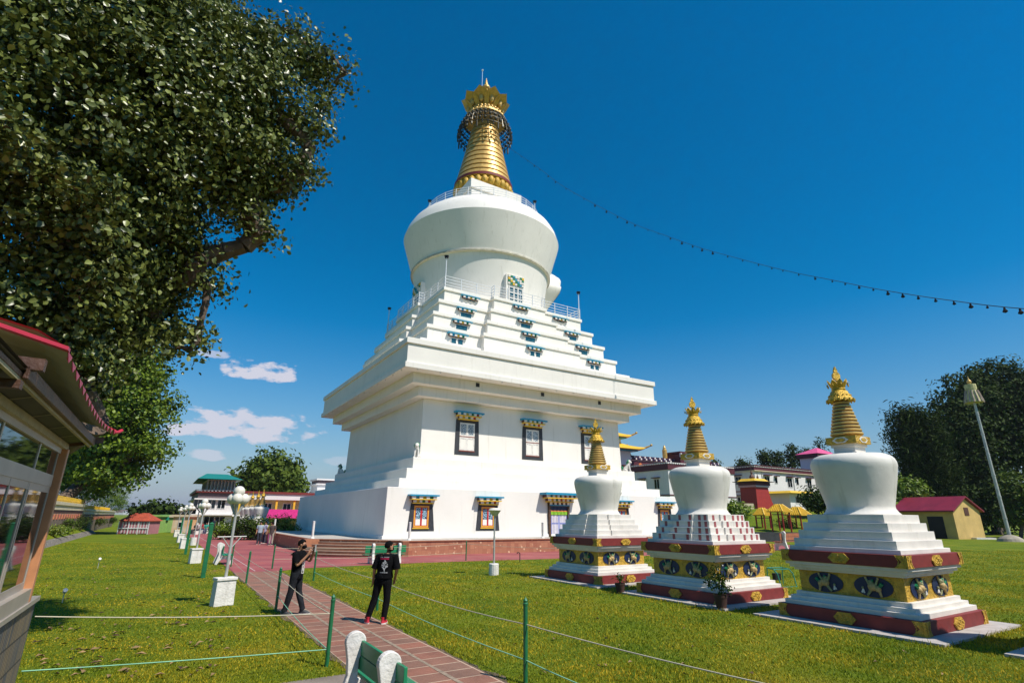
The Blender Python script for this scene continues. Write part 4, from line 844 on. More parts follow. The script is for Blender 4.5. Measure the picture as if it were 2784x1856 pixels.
def pagoda_roof(name,c,w,h,label):
    o=thing(name,label,'roof',c,TH)
    mb=MB(); n=12; vs=[]
    # curved hip roof with upturned corners
    prof=[(1,0),(.8,.10),(.6,.28),(.42,.55),(.3,1)]
    for f_,t_ in prof:
        for k in range(4):
            for j in range(n):
                s_=-1+2*j/n; x,y=[(s_,-1),(1,s_),(-s_,1),(-1,-s_)][k]
                up=.22*abs(s_)**6*(1-t_)
                vs.append((x*w*f_,y*w*f_,h*(t_+up)))
    m_=4*n; fs=[(i*m_+j,i*m_+(j+1)%m_,(i+1)*m_+(j+1)%m_,(i+1)*m_+j) for i in range(len(prof)-1) for j in range(m_)]
    fs+=[tuple(range(m_-1,-1,-1)),tuple((len(prof)-1)*m_+j for j in range(m_))]
    mb.add(vs,fs); obj('gold_roof',mb,M['yellow'],o)
    mb=MB(); mb.box(-w*.62,w*.62,-w*.62,w*.62,-h*1.3,-.02); obj('storey',mb,M['bwall'],o)
    mb=MB(); mb.box(-w*.8,w*.8,-w*.8,w*.8,-.25,-.02); obj('soffit',mb,M['teal'],o)
    for sx in (-1,1):
        for sy in (-1,1): mb=MB(); mb.tube((sx*w*.96,sy*w*.96,h*.2),(sx*w*1.08,sy*w*1.08,h*.36),.2,.12,8); mb.ball((sx*w*1.1,sy*w*1.1,h*.42),.24,8,6); obj('corner_finial',mb,M['gold'],o)
    return o
p=at(1640*INV,1225*INV,108); pagoda_roof('golden_pagoda_roof',p,6.0,2.2,'lower golden temple roof with upturned corners beside the great stupa wall')
p2=at(1632*INV,1190*INV,109); pagoda_roof('golden_pagoda_roof',p2,4.6,2.0,'upper smaller golden temple roof with upturned corners beside the great stupa wall')
# pink roofed house
C4=at(2236*INV,1330*INV,120); C4.z=3
h4=thing('hill_house','white house with a pink roof and maroon band behind the third small stupa','house',C4,TH)
tz=at(2222*INV,1243*INV,120).z-3
mb=MB(); mb.box(0,8,0,4,0,tz); obj('wall',mb,M['bwall'],h4)
mb=MB(); mb.box(-.4,8.4,-.4,4.4,tz,tz+.9); obj('roof_band',mb,M['maroondk'],h4)
mb=MB(); mb.frus(4.6,.3,tz+.9,tz+2.5,2.6,.2,4,2); obj('roof',mb,mat('pink_roof',(.75,.10,.25),.5),h4)
# red tapering tower
C5=at((1990+395*.1786)*INV,(1200+1010*.1786)*INV,80); F5=Frame(C5)
tw=thing('red_tower','tapering red tower with a small golden roof in front of the long white building','tower',C5,TH)
w5=F5.face((1990+555*.1786)*INV,(1200+750*.1786)*INV)[0]; hh=2.9
pr=[(-.4,-.1,w5+1.5),(.3,0,w5+.95),(1.0,.03,w5+.5),(1.9,.06,w5+.15),(hh,.1,w5)]
mb=MB(); vs=[]
for z,x0,x1 in pr: vs+=[(x0,0+.0,z),(x1,0,z),(x1,2.6,z),(x0,2.6,z)]
mb.add(vs,[(i*4+j,i*4+(j+1)%4,i*4+4+(j+1)%4,i*4+4+j) for i in range(4) for j in range(4)]+[(16,17,18,19)]); obj('tower_body',mb,M['maroonlit'] if 'maroonlit' in M else mat('tower_red',(.36,.03,.025),.6,var=.1),tw)
mb=MB(); mb.box(-.1,w5+.1,-.15,2.7,hh,hh+.28,m=0)
for i in range(12): mb.box(i*w5/12,i*w5/12+.14,-.2,-.151,hh+.03,hh+.2,m=1)
mb.box(-.1,w5+.1,-.15,2.7,hh+.28,hh+.75,m=2); obj('tower_frieze',mb,[mat('pink_trim2',(.6,.3,.35),.7),M['bwall'],M['maroondk']],tw)
mb=MB(); mb.box(-.6,w5+.7,-.7,3.3,hh+.76,hh+.84); obj('tower_eave',mb,M['dark'],tw)
mb=MB(); mb.frus(w5/2+.2,w5/2-.3,hh+.85,hh+1.25,1.5,1.1,w5/2,1.3); obj('tower_roof',mb,M['yellow'],tw)
mb=MB(); mb.lathe([(.3,hh+1.25),(.4,hh+1.5),(.3,hh+1.7),(.12,hh+1.95),(.17,hh+2.15),(.06,hh+2.4),(.04,hh+3.6),(.01,hh+4.2)],12,w5/2-.1,1.3)
for dx_ in (-1.4,1.0): mb.lathe([(.12,hh+1.25),(.17,hh+1.5),(.05,hh+1.75),(.02,hh+2.2)],10,w5/2-.1+dx_*.6,.8)
obj('tower_finials',mb,M['brown'],tw)
# terrace ground behind
mb=MB(); vs=[]
xs=[6,30,60,100,160]; ys=[(60.2,.87),(68,1.6),(78,3.6),(95,3.7),(180,3.9)]
for y,z in ys:
    for x in xs: vs.append((x*.55 if y<79 else x*1.0,y,z if x<100 or y>79 else z))
mb=MB()
grid=[[(14,60.2,.87),(37,60.2,.87)],[(12,66,1.5),(42,66,1.5)],[(10,78,3.6),(46,79,3.6)],[(5,92,3.65),(56,90,3.65)],[(0,180,4.0),(120,180,4.0)],[(0,400,4.2),(300,400,4.2)]]
vs=[v for r_ in grid for v in r_]; mb.add(vs,[(2*i,2*i+1,2*i+3,2*i+2) for i in range(5)]); struct(obj('terrace_lawn',mb,M['ground']))
mb=MB(); mb.box(13.8,37.2,59.9,60.19,0,.95); w_=obj('low_wall',mb,mat('dark_stone_wall',(.06,.06,.065),.8,var=.2),None); tag(w_,'low dark grey retaining wall in front of the three yellow roofed pavilions','wall')
q=at(1755,1172,76); 
mb=MB(); mb.box(-10,9,-.2,.2,-1.5,.9); w_=obj('garden_wall',mb,M['cream'],None,(25,78.6,3.4)); tag(w_,'cream garden wall with railing behind the pavilions','wall')
# pavilions
def pavilion(px,py_base,px_eave0,px_eave1,pyeave,pyap,Y,label):
    c=at(px,py_base,Y); c.z=.88+.35; e0=at(px_eave0,pyeave,Y);e1=at(px_eave1,pyeave,Y);ap=at(px,pyap,Y); w=(e1.x-e0.x)/2/1.376*1.02; h=ap.z-e0.z; ze=e0.z-c.z
    o=thing('pavilion',label,'pavilion',c,TH,'yellow roofed pavilions')
    mb=MB(); mb.frus(w,w*.25,ze,ze+h); mb.frus(w*1.02,w*1.02,ze-.08,ze); obj('roof',mb,M['ybatten'],o)
    rb=MB()
    for k in range(4):
        Mx=Matrix.Rotation(k*PI/2,4,'Z')
        for i in range(9):
            x=-w*.92+w*1.84*i/8; tt=min(1,max(0,(w-abs(x))/(w*.75))); rb.tube(Mx@Vector((x,-w,ze+.02)),Mx@Vector((x,-w+w*.75*tt,ze+h*tt+.02)),.05,.05,5)
        rb.tube(Mx@Vector((-w,-w,ze+.02)),Mx@Vector((-w*.25,-w*.25,ze+h+.02)),.07,.07,5)
    obj('roof_ribs',rb,M['yellow'],o)
    for sx in (-1,1):
        for sy in (-1,1): mb=MB(); mb.tube((sx*w*.72,sy*w*.72,-.4),(sx*w*.72,sy*w*.72,ze),.085,.085,8); obj('post',mb,M['redpost'],o,smooth=40)
    mb=MB()
    for k in range(4): Mx=Matrix.Rotation(k*PI/2,4,'Z'); q_=MB(); q_.box(-w*.72,w*.72,-w*.72-.04,-w*.72+.04,ze-.35,ze-.28); mb.join(q_,Mx)
    obj('beam',mb,M['maroondk'],o); return o
M['ybatten']=mat('yellow_sheet_roof',(.60,.36,.02),.5,var=.1); M['redpost']=mat('red_post_paint',(.30,.015,.012),.5,var=.1)
kx=lambda x:(1990+x*.1786)*INV; ky=lambda y:(1200+y*.1786)*INV
pavilion(kx(500),ky(1385),kx(350),kx(610),ky(1115),ky(1010),64,'left yellow roofed open pavilion with red posts')
pavilion(kx(770),ky(1385),kx(600),kx(945),ky(1060),ky(955),61,'middle and highest yellow roofed open pavilion with red posts')
pavilion(kx(1040),ky(1385),kx(895),kx(1265),ky(1112),ky(995),64,'right yellow roofed open pavilion next to the third small stupa')
shrub('topiary','flat topped clipped bush under the middle pavilion',at(kx(840),ky(1340),66)*1+Vector((0,0,.1)),1.0,1.1,700,.25,M['leafY'],seed=3)
shrub('shrub','dark shrub behind the left pavilion',Vector((21.3,66,1.4)),2.2,2.6,1500,.4,M['leafD'],seed=4)
shrub('shrub','bright rounded shrub behind the middle pavilion',Vector((27.5,69,2.0)),1.6,2.2,1200,.35,M['leafB'],seed=5)
shrub('shrub','dark green shrub beside the waist of the third stupa dome',Vector((39.5,72,2.6)),2.2,3.6,1800,.4,M['leafD'],seed=6)
# low guard house right of the pavilions
g4=thing('guard_hut','small pale hut with a yellow roof in front of the long white building','hut',Vector((42.0,84,3.6)),TH)
mb=MB(); mb.box(0,5,0,4,0,2.4); obj('wall',mb,M['bwall'],g4); mb=MB(); mb.frus(3.4,2.8,2.4,2.75,2.9,2.3,2.5,2); obj('roof',mb,M['yellow'],g4); bwin(g4,2.5,1.0,2.2,.9,hood=False)
# shed
shc=G(2203,1238); Fs=Frame(shc)
sh=thing('shed','small yellow shed with a red sheet roof and a dark open doorway','shed',shc,R(36))
zc_=at(2160,1171,shc.y+1).z
zr=zc_+1.55; ze=zc_
YW=mat('yellow_shed_wall',(.62,.42,.14),.75,var=.1,vscale=.8,streak=.1)
sh.rotation_euler=(0,0,0)
a=Vector((-.43,.9,0)).normalized(); b_=Vector((.9,.43,0)).normalized(); lw=7.0; gw=6.3
def SP(s_,t_,z): p=a*s_+b_*t_; return (p.x,p.y,z)
mb=MB(); mb.add([SP(0,0,0),SP(lw,0,0),SP(lw,gw,0),SP(0,gw,0),SP(0,0,ze),SP(lw,0,ze),SP(lw,gw,ze),SP(0,gw,ze),SP(0,gw/2,zr),SP(lw,gw/2,zr)],[(0,4,5,1),(0,3,7,8,4),(1,5,9,6,2),(2,6,7,3)]); obj('wall',mb,YW,sh)
mb=MB(); e=.35
vs=[SP(-e,-.5,ze-.2),SP(lw+e,-.5,ze-.2),SP(lw+e,gw/2,zr+.1),SP(-e,gw/2,zr+.1),SP(-e,gw+.5,ze-.2),SP(lw+e,gw+.5,ze-.2)]
vs+=[(x,y,z+.16) for x,y,z in vs]; mb.add(vs,[(0,1,2,3),(3,2,5,4),(6,9,8,7),(9,10,11,8),(0,6,7,1),(4,5,11,10),(0,3,9,6),(3,4,10,9),(1,7,8,2),(2,8,11,5)]); obj('roof',mb,mat('red_sheet_roof',(.25,.02,.04),.45,var=.15,vscale=1),sh)
mb=MB(); s0,s1=lw*.18,lw*.45; mb.add([SP(s0,-.04,.02),SP(s1,-.04,.02),SP(s1,-.04,ze*.78),SP(s0,-.04,ze*.78),SP(s0,.1,.02),SP(s1,.1,.02),SP(s1,.1,ze*.78),SP(s0,.1,ze*.78)],[(0,3,2,1),(0,4,7,3),(1,2,6,5),(3,7,6,2)]); obj('doorway',mb,M['dark'],sh)
mb=MB(); t0=gw*.42; mb.add([SP(-.05,t0,ze*.82),SP(-.05,t0+1.0,ze*.82),SP(-.05,t0+1.0,ze*.82+1.0),SP(-.05,t0,ze*.82+1.0),SP(.1,t0,ze*.82),SP(.1,t0+1.0,ze*.82),SP(.1,t0+1.0,ze*.82+1.0),SP(.1,t0,ze*.82+1.0)],[(0,1,2,3),(0,3,7,4),(1,5,6,2),(3,2,6,7)]); obj('window',mb,M['brown'],sh)
# banner pole
pp=G(2322,1243); ph=at(2240,908,pp.y).z
bp=thing('banner_pole','very tall ringed steel pole with a tasselled cloth banner, at the right edge','pole',pp)
mb=MB(); mb.tube((0,0,0),(0,0,ph),.20,.13,12)
for k in range(7): mb.tube((0,0,ph*k/7),(0,0,ph*k/7+.14),.23-.01*k,.23-.01*k,12)
obj('pole',mb,M['pole'],bp,smooth=40)
mb=MB(); mb.lathe([(.95,ph-.9),(.75,ph),(.58,ph+.7),(.62,ph+.75),(.60,ph+1.4),(.15,ph+1.5)],14); obj('banner',mb,mat('banner_cloth',(.60,.56,.26),.8,var=.25,vscale=2),bp)
mb=MB()
for i in range(14): a_=2*PI*i/14; mb.tube((.97*math.cos(a_),.97*math.sin(a_),ph-.92),(.66*math.cos(a_),.66*math.sin(a_),ph+.6),.09,.055,5)
obj('banner_pleats',mb,mat('banner_pleat',(.55,.42,.35),.8,var=.3),bp)
mb=MB(); mb.ball((0,0,ph+1.75),.26,10,8,sz=1.1); mb.lathe([(.15,ph+1.9),(.06,ph+2.2),(.01,ph+2.5)],10); obj('finial',mb,M['gold'],bp,smooth=50)
mb=MB(); mb.lathe([(1.3,0),(1.15,.3),(.8,.55),(.4,.7),(.05,.75)],20); obj('base_mound',mb,mat('stone_mound',(.42,.36,.27),.85,var=.2,vscale=1,bump=.5),bp)
o=thing('stone_slab','pale flat stone lying on the grass between shed and pole','stone',G(2265,1238)); mb=MB(); mb.box(-1.5,1.0,-.4,.4,0,.2); obj('slab',mb,M['whitewash'],o)

# left building with green roof -----------------------------------
C6=at(523.6*INV,1441*INV,80); C6.z=0; F6=Frame(C6)
H6=F6.face(524*INV,1331*INV)[1]
lb=thing('white_building','two storey white building topped by a green hipped roof pavilion, far left','building',C6,TH)
Lr6=F6.face(640*INV,1345*INV)[0]
mb=MB(); mb.box(0,Lr6,0,22,0,H6-1.3); obj('wall',mb,M['bwall'],lb)
mb=MB(); mb.box(-.5,Lr6+.4,-.5,22.4,H6-1.3,H6-1.1,m=0); mb.box(-.1,Lr6,-.1,22.1,H6-1.1,H6-.3,m=1); mb.box(-.45,Lr6+.2,-.45,22.4,H6-.3,H6-.1,m=2); obj('cornice',mb,[M['bwall'],mat('grey_violet_band',(.16,.12,.13),.7),M['maroon']],lb)
[obj('dentil_course',q,M['bwall'],lb) for q in dentils(-.4,Lr6,-.4,22,H6-.12,H6+.08,.45)]
for px in (460,655,795): s_,z_=F6.face((450+px*.1913)*INV,(1250+610*.1913)*INV); bwin(lb,s_,z_-.75,.95,1.25,hood=False)
for px in (620,765): s_,z_=F6.face((450+px*.1913)*INV,(1250+850*.1913)*INV); bwin(lb,s_,.05,1.3,1.9,hood=False,pane='doorw')if False else bwin(lb,s_,.05,1.3,1.9,hood=False)
for s_ in (4,9,14): bwin(lb,s_,3.0,1.0,1.3,side='left',hood=False)
mb=MB(); mb.box(-.6,Lr6+.3,-.7,0,2.15,2.3); obj('floor_band',mb,M['bwall'],lb)
mb=MB(); mb.box(.8,Lr6*.98,.8,14,H6+1.45,H6+1.55); obj('pavilion_beam',mb,M['bwall'],lb)
for i in range(9):
    x=.9+(Lr6*.95-.9)*i/8; mb=MB(); mb.box(x-.08,x+.08,.8,.95,H6,H6+1.45); obj('post',mb,M['bwall'],lb)
for i in range(5):
    y=3+2.6*i; mb=MB(); mb.box(.8,.95,y-.08,y+.08,H6,H6+1.45); obj('post',mb,M['bwall'],lb)
mb=MB(); mb.box(1.2,Lr6*.94,1.3,13.5,H6,H6+1.44); obj('glazed_room',mb,M['glass'],lb)
mb=MB(); mb.frus(Lr6*.62,1.5,H6+1.55,H6+2.75,8.8,.3,Lr6*.5,7.2); obj('roof',mb,mat('green_sheet_roof',(.01,.22,.17),.5,var=.1),lb)
mb=MB(); mb.box(-1.8,0,1,5,2.3,2.45); mb.box(-1.8,-1.7,1,5,2.45,3.2); mb.box(-1.7,0,1,1.1,2.45,3.2); obj('balcony',mb,M['dark'],lb)
# rear wing
C7=C6+T*Lr6+Vector((0,0,0))-Nn*6
lw7=thing('wing_building','white wing with yellow pillars and a patterned roof edge right of the green roofed building','building',C7,TH)
H7=H6
mb=MB(); mb.box(0,40,0,14,0,H7-1.0); obj('wall',mb,mat('yellow_green_wall',(.50,.48,.22),.8,var=.08),lw7)
mb=MB(); mb.box(-.2,40,-1.5,14,H7-1.0,H7-.1); obj('fascia',mb,M['bwall'],lw7)
mb=MB(); mb.box(-.3,40,-1.7,-1.4,H7-.1,H7+.2); obj('roof_edge',mb,M['maroon'],lw7)
for i in range(14): x=1.2+i*2.7; mb=MB(); mb.box(x-.15,x+.15,-1.3,-1.0,2.3,H7-1.0); obj('pillar',mb,M['yellow'],lw7)
for i in range(12): bwin(lw7,2.6+i*2.9,2.7,1.1,1.3,hood=False)
mb=MB(); mb.box(-.1,40,-1.6,0,2.0,2.3); obj('gallery_floor',mb,M['bwall'],lw7)
s0,z0=Frame(C7+Nn*3).face((450+1400*.1913)*INV,(1250+760*.1913)*INV)
aw=MB(); aw.box(s0,s0+14,-3,-1.7,z0-.65,z0+.65); obj('pink_awning',aw,mat('pink_banner',(.8,.03,.28),.7),lw7)
p=at(740*INV,1340*INV,100)
tb=thing('stair_house','small white rooftop block with a patterned edge above the rear wing','building',C7+T*14+Vector((0,0,H7))-Nn*5,TH)
mb=MB(); mb.box(0,7,0,5,0,1.9); obj('wall',mb,M['bwall'],tb); mb=MB(); mb.box(-.3,7.3,-.3,5.3,1.9,2.1,m=0); mb.box(0,7,0,5,2.1,2.7,m=1); mb.box(-.3,7.3,-.3,5.3,2.7,2.95,m=0); obj('cornice',mb,[M['bwall'],bpy.data.materials['grey_violet_band']],tb); bwin(tb,2.5,.8,1.2,.6,hood=False)
# far left low buildings
def simple_house(name,label,px0,px1,pyb,pyt,Y,wallm,roofm,roof='flat',depth=6,win=()):
    a=at(px0,pyb,Y);b=at(px1,pyb,Y);t=at(px0,pyt,Y); c=Vector((a.x,Y,min(0.,a.z))); w=b.x-a.x; h=t.z-c.z
    o=thing(name,label,'building',c,R(8)); 
    mb=MB(); mb.box(0,w,0,depth,0,h*(1 if roof=='flat' else .62)); obj('wall',mb,wallm,o)
    if roof=='flat': mb=MB(); mb.box(-.2,w+.2,-.2,depth+.2,h,h+.25)
    else: mb=MB(); mb.frus(w*.56,w*.2,h*.62,h,depth*.6,.2,w/2,depth/2)
    obj('roof',mb,roofm,o)
    for (x,z,ww,hh_) in win: bwin(o,x*w,z*h,ww*w,hh_*h,hood=False)
    return o
lgw=mat('lime_green_wall',(.28,.48,.12),.8,var=.1); rt=tile_mat('red_roof_tiles',(.5,.09,.035),(.42,.07,.03),(.2,.03,.02),3,.4,.3,.03)
simple_house('kiosk','low kiosk with red tiled roof and curtained striped front',270,334,1224,1177,66,mat('striped_front',(.45,.18,.2),.8,var=.1),rt,'hip',2.6)
zk=bpy.context.scene.objects['kiosk']
kw=(at(334,1224,66)-at(270,1224,66)).x; kh=at(270,1177,66).z
mb=MB()
for i in range(18): x=.15+i*(kw-.3)/18; mb.box(x,x+(kw-.3)/18,-.06-.02*(i%2),-.01,.1,kh*.58,m=i%2)
obj('curtain',mb,[mat('curtain_rose',(.42,.12,.16),.9),mat('curtain_white',(.6,.5,.5),.9)],zk)
mb=MB()
for x in (0,.33*kw,.66*kw,kw): mb.box(x-.04,x+.04,-.14,-.09,0,kh*.6)
mb.box(0,kw,-.15,-.1,kh*.26,kh*.3); obj('window_frame',mb,M['steel'],zk)
simple_house('green_house','small light green flat roofed house far left',342,361,1222,1186,72,lgw,lgw,'flat',2.5,[(.5,.6,.4,.18)])
simple_house('green_house','light green house with a green awning, right of the smaller green one',362,379,1222,1187,74,lgw,M['cream'],'flat',2.5)
gh=bpy.context.scene.objects['green_house.001']; mb=MB(); mb.box(.15,1.1,-.5,-.05,1.5,2.2); obj('awning',mb,mat('green_awning',(.01,.3,.2),.7),gh)
simple_house('low_building','brown two bay building between the green house and the arched wall',380,396,1222,1190,78,mat('umber_wall',(.12,.08,.05),.8),M['dark'],'flat',2.5)
simple_house('arched_building','weathered white and orange walled building left of the green roofed one',392,424,1222,1186,72,mat('peeling_wall',(.68,.60,.50),.85,var=.15,vscale=.8,col2=(.62,.36,.12)),M['cream'],'flat',3,[(.55,.35,.22,.3)])
bpy.context.scene.objects['arched_building'].rotation_euler.z=R(8)
for i,(px,py,r) in enumerate([(360,1172,16),(395,1176,10),(330,1180,10)]):
    far_tree('valley_tree',['dark round tree on the skyline behind the light green houses','small dark tree on the skyline behind the brown building','low dark tree on the skyline behind the kiosk'][i],px,1190,110,[(px,py,r,0),(px+8,py+4,r*.8,0)],900,.8,M['leafD'],0,.2,'dark trees on the far left skyline',clump=10,seed=50+i)
# city far below on the plain
mb=MB(); rd=random.Random(5)
for i in range(900):
    Y=rd.uniform(1300,5200); px=rd.uniform(255,700); x=at(px,1180,Y).x; w=rd.uniform(12,45)*(Y/2500); h=rd.uniform(4,26)*(Y/3000)**.4*rd.choice((.7,1,1.4))*.8
    mb.box(x,x+w,Y,Y+20,-6,-4+h*.9,m=rd.choice((0,0,1,2)))
ct=obj('distant_city',mb,[mat('city_white',(.6,.6,.62),.8),mat('city_red',(.35,.2,.18),.8),mat('city_green',(.08,.12,.07),.9)]); ct['kind']='stuff'
mb=MB(); vs=[];n=60
for i in range(n+1):
    x=-9000+18000*i/n; hgt=70+55*math.sin(i*.7)+40*math.sin(i*1.9+1)+25*math.sin(i*4.3); vs+=[(x,8600,-5),(x,8800,hgt*.8+30),(x,8950,-5)]
mb.add(vs,[(3*i,3*i+3,3*i+4,3*i+1) for i in range(n)]+[(3*i+1,3*i+4,3*i+5,3*i+2) for i in range(n)]); struct(obj('hills',mb,mat('hill_slope',(.07,.09,.06),.9)))
# ================================================================ booth close by on the left
def onu(px,py,u):
    r=Vector(ray(px,py)); k=(u+SC.dot(T)-0)/r.dot(T); P=r*k+Vector((0,0,EYE)); return (P-SC).dot(Nn),P.z
BC=UV(-26.77,39.6); bo=thing('booth','small glazed booth with aluminium windows, stone plinth and red corrugated roof at the left edge','booth',BC,TH)
# local x=+T (outward), y=+(-N) ; wall runs towards -y (towards the camera)
M['alu']=mat('aluminium_frame',(.46,.41,.35),.4,.3,var=.08); M['wood']=mat('varnished_brown_wood',(.13,.055,.028),.5,var=.25,vscale=6,bump=.2); M['postw']=mat('orange_brown_post',(.62,.27,.12),.5,var=.15,vscale=4)
M['refl']=mat('booth_glass',(.010,.012,.014),.03,var=.1,spec=1.0); M['creamw']=mat('cream_moulding',(.45,.38,.20),.6,var=.15,vscale=6)
L0=-7.2
mb=MB(); mb.box(-3,0.02,L0,.62,0,1.22); obj('plinth',mb,tile_mat('stone_mosaic',(.30,.22,.11),(.11,.12,.12),(.05,.045,.035),1,.085,.30,.012,rz='side',bump=.6),bo)
mb=MB(); mb.box(-3.05,.05,L0,.66,1.22,1.27); mb.box(-2.9,.03,L0,.0,1.27,1.42); obj('sill',mb,M['alu'],bo)
mb=MB(); mb.box(-.06,.035,.0,.11,1.27,3.0); obj('corner_post',mb,M['postw'],bo,bevel=.01)
mb=MB(); mb.box(-2.8,.02,L0,.1,2.99,3.06); obj('wall_plate',mb,M['creamw'],bo)
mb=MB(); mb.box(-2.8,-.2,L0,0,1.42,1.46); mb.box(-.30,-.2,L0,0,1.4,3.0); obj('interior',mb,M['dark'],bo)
def bx(name,m,*a):
    mb=MB(); mb.box(*a); return obj(name,mb,m,bo)
bx('transom',M['alu'],-.07,-.03,L0,-.08,2.54,2.67); bx('head_rail',M['alu'],-.07,-.02,L0,-.08,2.93,2.99)
for y in (-.10,-1.25,-2.85,-4.4,-5.9): bx('mullion',M['alu'],-.06,-.036,y-.022,y+.022,2.67,2.93)
for y in (-.10,-1.25,-1.33,-2.1,-2.85,-3.7,-4.4): bx('mullion',M['alu'],-.06,-.036,y-.02,y+.02,1.42,2.54)
bx('window_glass',M['refl'],-.052,-.044,L0,-.1,1.44,2.54); bx('window_glass',M['refl'],-.052,-.044,L0,-.1,2.67,2.93)
bx('sash_rail',M['alu'],-.06,-.038,L0,-.1,1.42,1.5); bx('sash_rail',M['alu'],-.06,-.038,L0,-.1,2.47,2.54)
# soffit, fascia and curved corrugated roof
vE=-3.95
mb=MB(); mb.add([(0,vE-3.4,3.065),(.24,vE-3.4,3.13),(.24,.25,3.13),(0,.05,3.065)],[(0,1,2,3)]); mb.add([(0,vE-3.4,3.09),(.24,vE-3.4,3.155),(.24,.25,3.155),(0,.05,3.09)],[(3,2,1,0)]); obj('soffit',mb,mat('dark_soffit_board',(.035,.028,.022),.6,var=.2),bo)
for y in (-.7,-1.45,-2.3,-3.2): mb=MB(); mb.add([(0.01,y-.012,3.055),(.24,y-.012,3.118),(.24,y+.012,3.118),(.01,y+.012,3.055)],[(0,1,2,3),(3,2,1,0)]); obj('soffit_bead',mb,M['creamw'],bo)
mb=MB(); mb.box(.20,.225,vE-3.4,.25,3.08,3.115); mb.box(.226,.258,vE-.1,.20,3.075,3.165); obj('fascia',mb,M['wood'],bo,bevel=.006)
bx('fascia_bead',M['creamw'],.195,.22,vE-3.4,.25,3.055,3.079)
mb=MB(); n=16; vs=[];top=[]
def eave(y): # y from vE to .45 : outward reach and height of the sheet edge
    t_=(y-vE)/(.24-vE); return .40-.03*t_+.08*t_**5, 3.30-.22*t_+.13*t_*t_+.05*t_**6
for i in range(n*4+1):
    y=vE+(.24-vE)*i/(n*4); ex,ez=eave(y); w=.026*math.cos(i*PI/2)
    vs+=[(ex,y,ez+w),(.22,y,ez+.10+w),(-.6,y,ez+.28+w),(-2.2,y,ez+.68+w)]
m_=n*4+1; mb.add(vs,[(4*i+j,4*i+4+j,4*i+5+j,4*i+1+j) for i in range(m_-1) for j in range(3)]); 
mb.add([(x,y,z+.012) for x,y,z in vs],[(4*i+j,4*i+1+j,4*i+5+j,4*i+4+j) for i in range(m_-1) for j in range(3)],m=1)
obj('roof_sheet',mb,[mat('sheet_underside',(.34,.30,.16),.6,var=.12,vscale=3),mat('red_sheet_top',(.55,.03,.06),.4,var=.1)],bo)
for i in range(n):
    y=vE+(.24-vE)*(i+.5)/n; ex,ez=eave(y); w_=(.24-vE)/n*.5
    mb=MB(); mb.add([(ex+.004,y-w_*.8,ez+.03),(ex+.004,y+w_*.8,ez+.03),(ex+.006,y,ez-.035),(ex-.03,y-w_*.8,ez+.045),(ex-.03,y+w_*.8,ez+.045)],[(0,2,1),(0,1,4,3),(2,0,3),(1,2,4)]); obj('eave_cap',mb,bpy.data.materials['red_sheet_top'],bo)
ex,ez=eave(.24); mb=MB(); mb.path([(ex-.02,.18,ez),(ex+.02,.27,ez+.015),(ex+.05,.34,ez+.05)],.022,8); obj('upturned_tip',mb,bpy.data.materials['red_sheet_top'],bo)
bx('barge_beam',M['wood'],-2.2,.32,vE-.10,vE-.03,3.14,3.22); bx('barge_beam',M['wood'],-2.2,.24,vE-.16,vE-.08,3.0,3.055)
mb=MB(); mb.add([(.42,vE-.10,3.30),(.42,vE-.02,3.30),(-2.2,vE-.02,3.98),(-2.2,vE-.10,3.98),(.42,vE-.10,3.325),(.42,vE-.02,3.325),(-2.2,vE-.02,4.01),(-2.2,vE-.10,4.01)],[(0,3,2,1),(4,5,6,7),(0,1,5,4),(0,4,7,3),(1,2,6,5),(2,3,7,6)]); obj('verge',mb,bpy.data.materials['red_sheet_top'],bo)
mb=MB(); mb.add([(-.1,.0,3.0),(.34,.26,3.12),(.29,.31,3.12),(-.16,.06,3.0),(-.1,.0,3.08),(.34,.26,3.2),(.29,.31,3.2),(-.16,.06,3.08)],[(0,3,2,1),(4,5,6,7),(0,1,5,4),(1,2,6,5),(2,3,7,6),(3,0,4,7)]); obj('hip_beam',mb,M['wood'],bo)
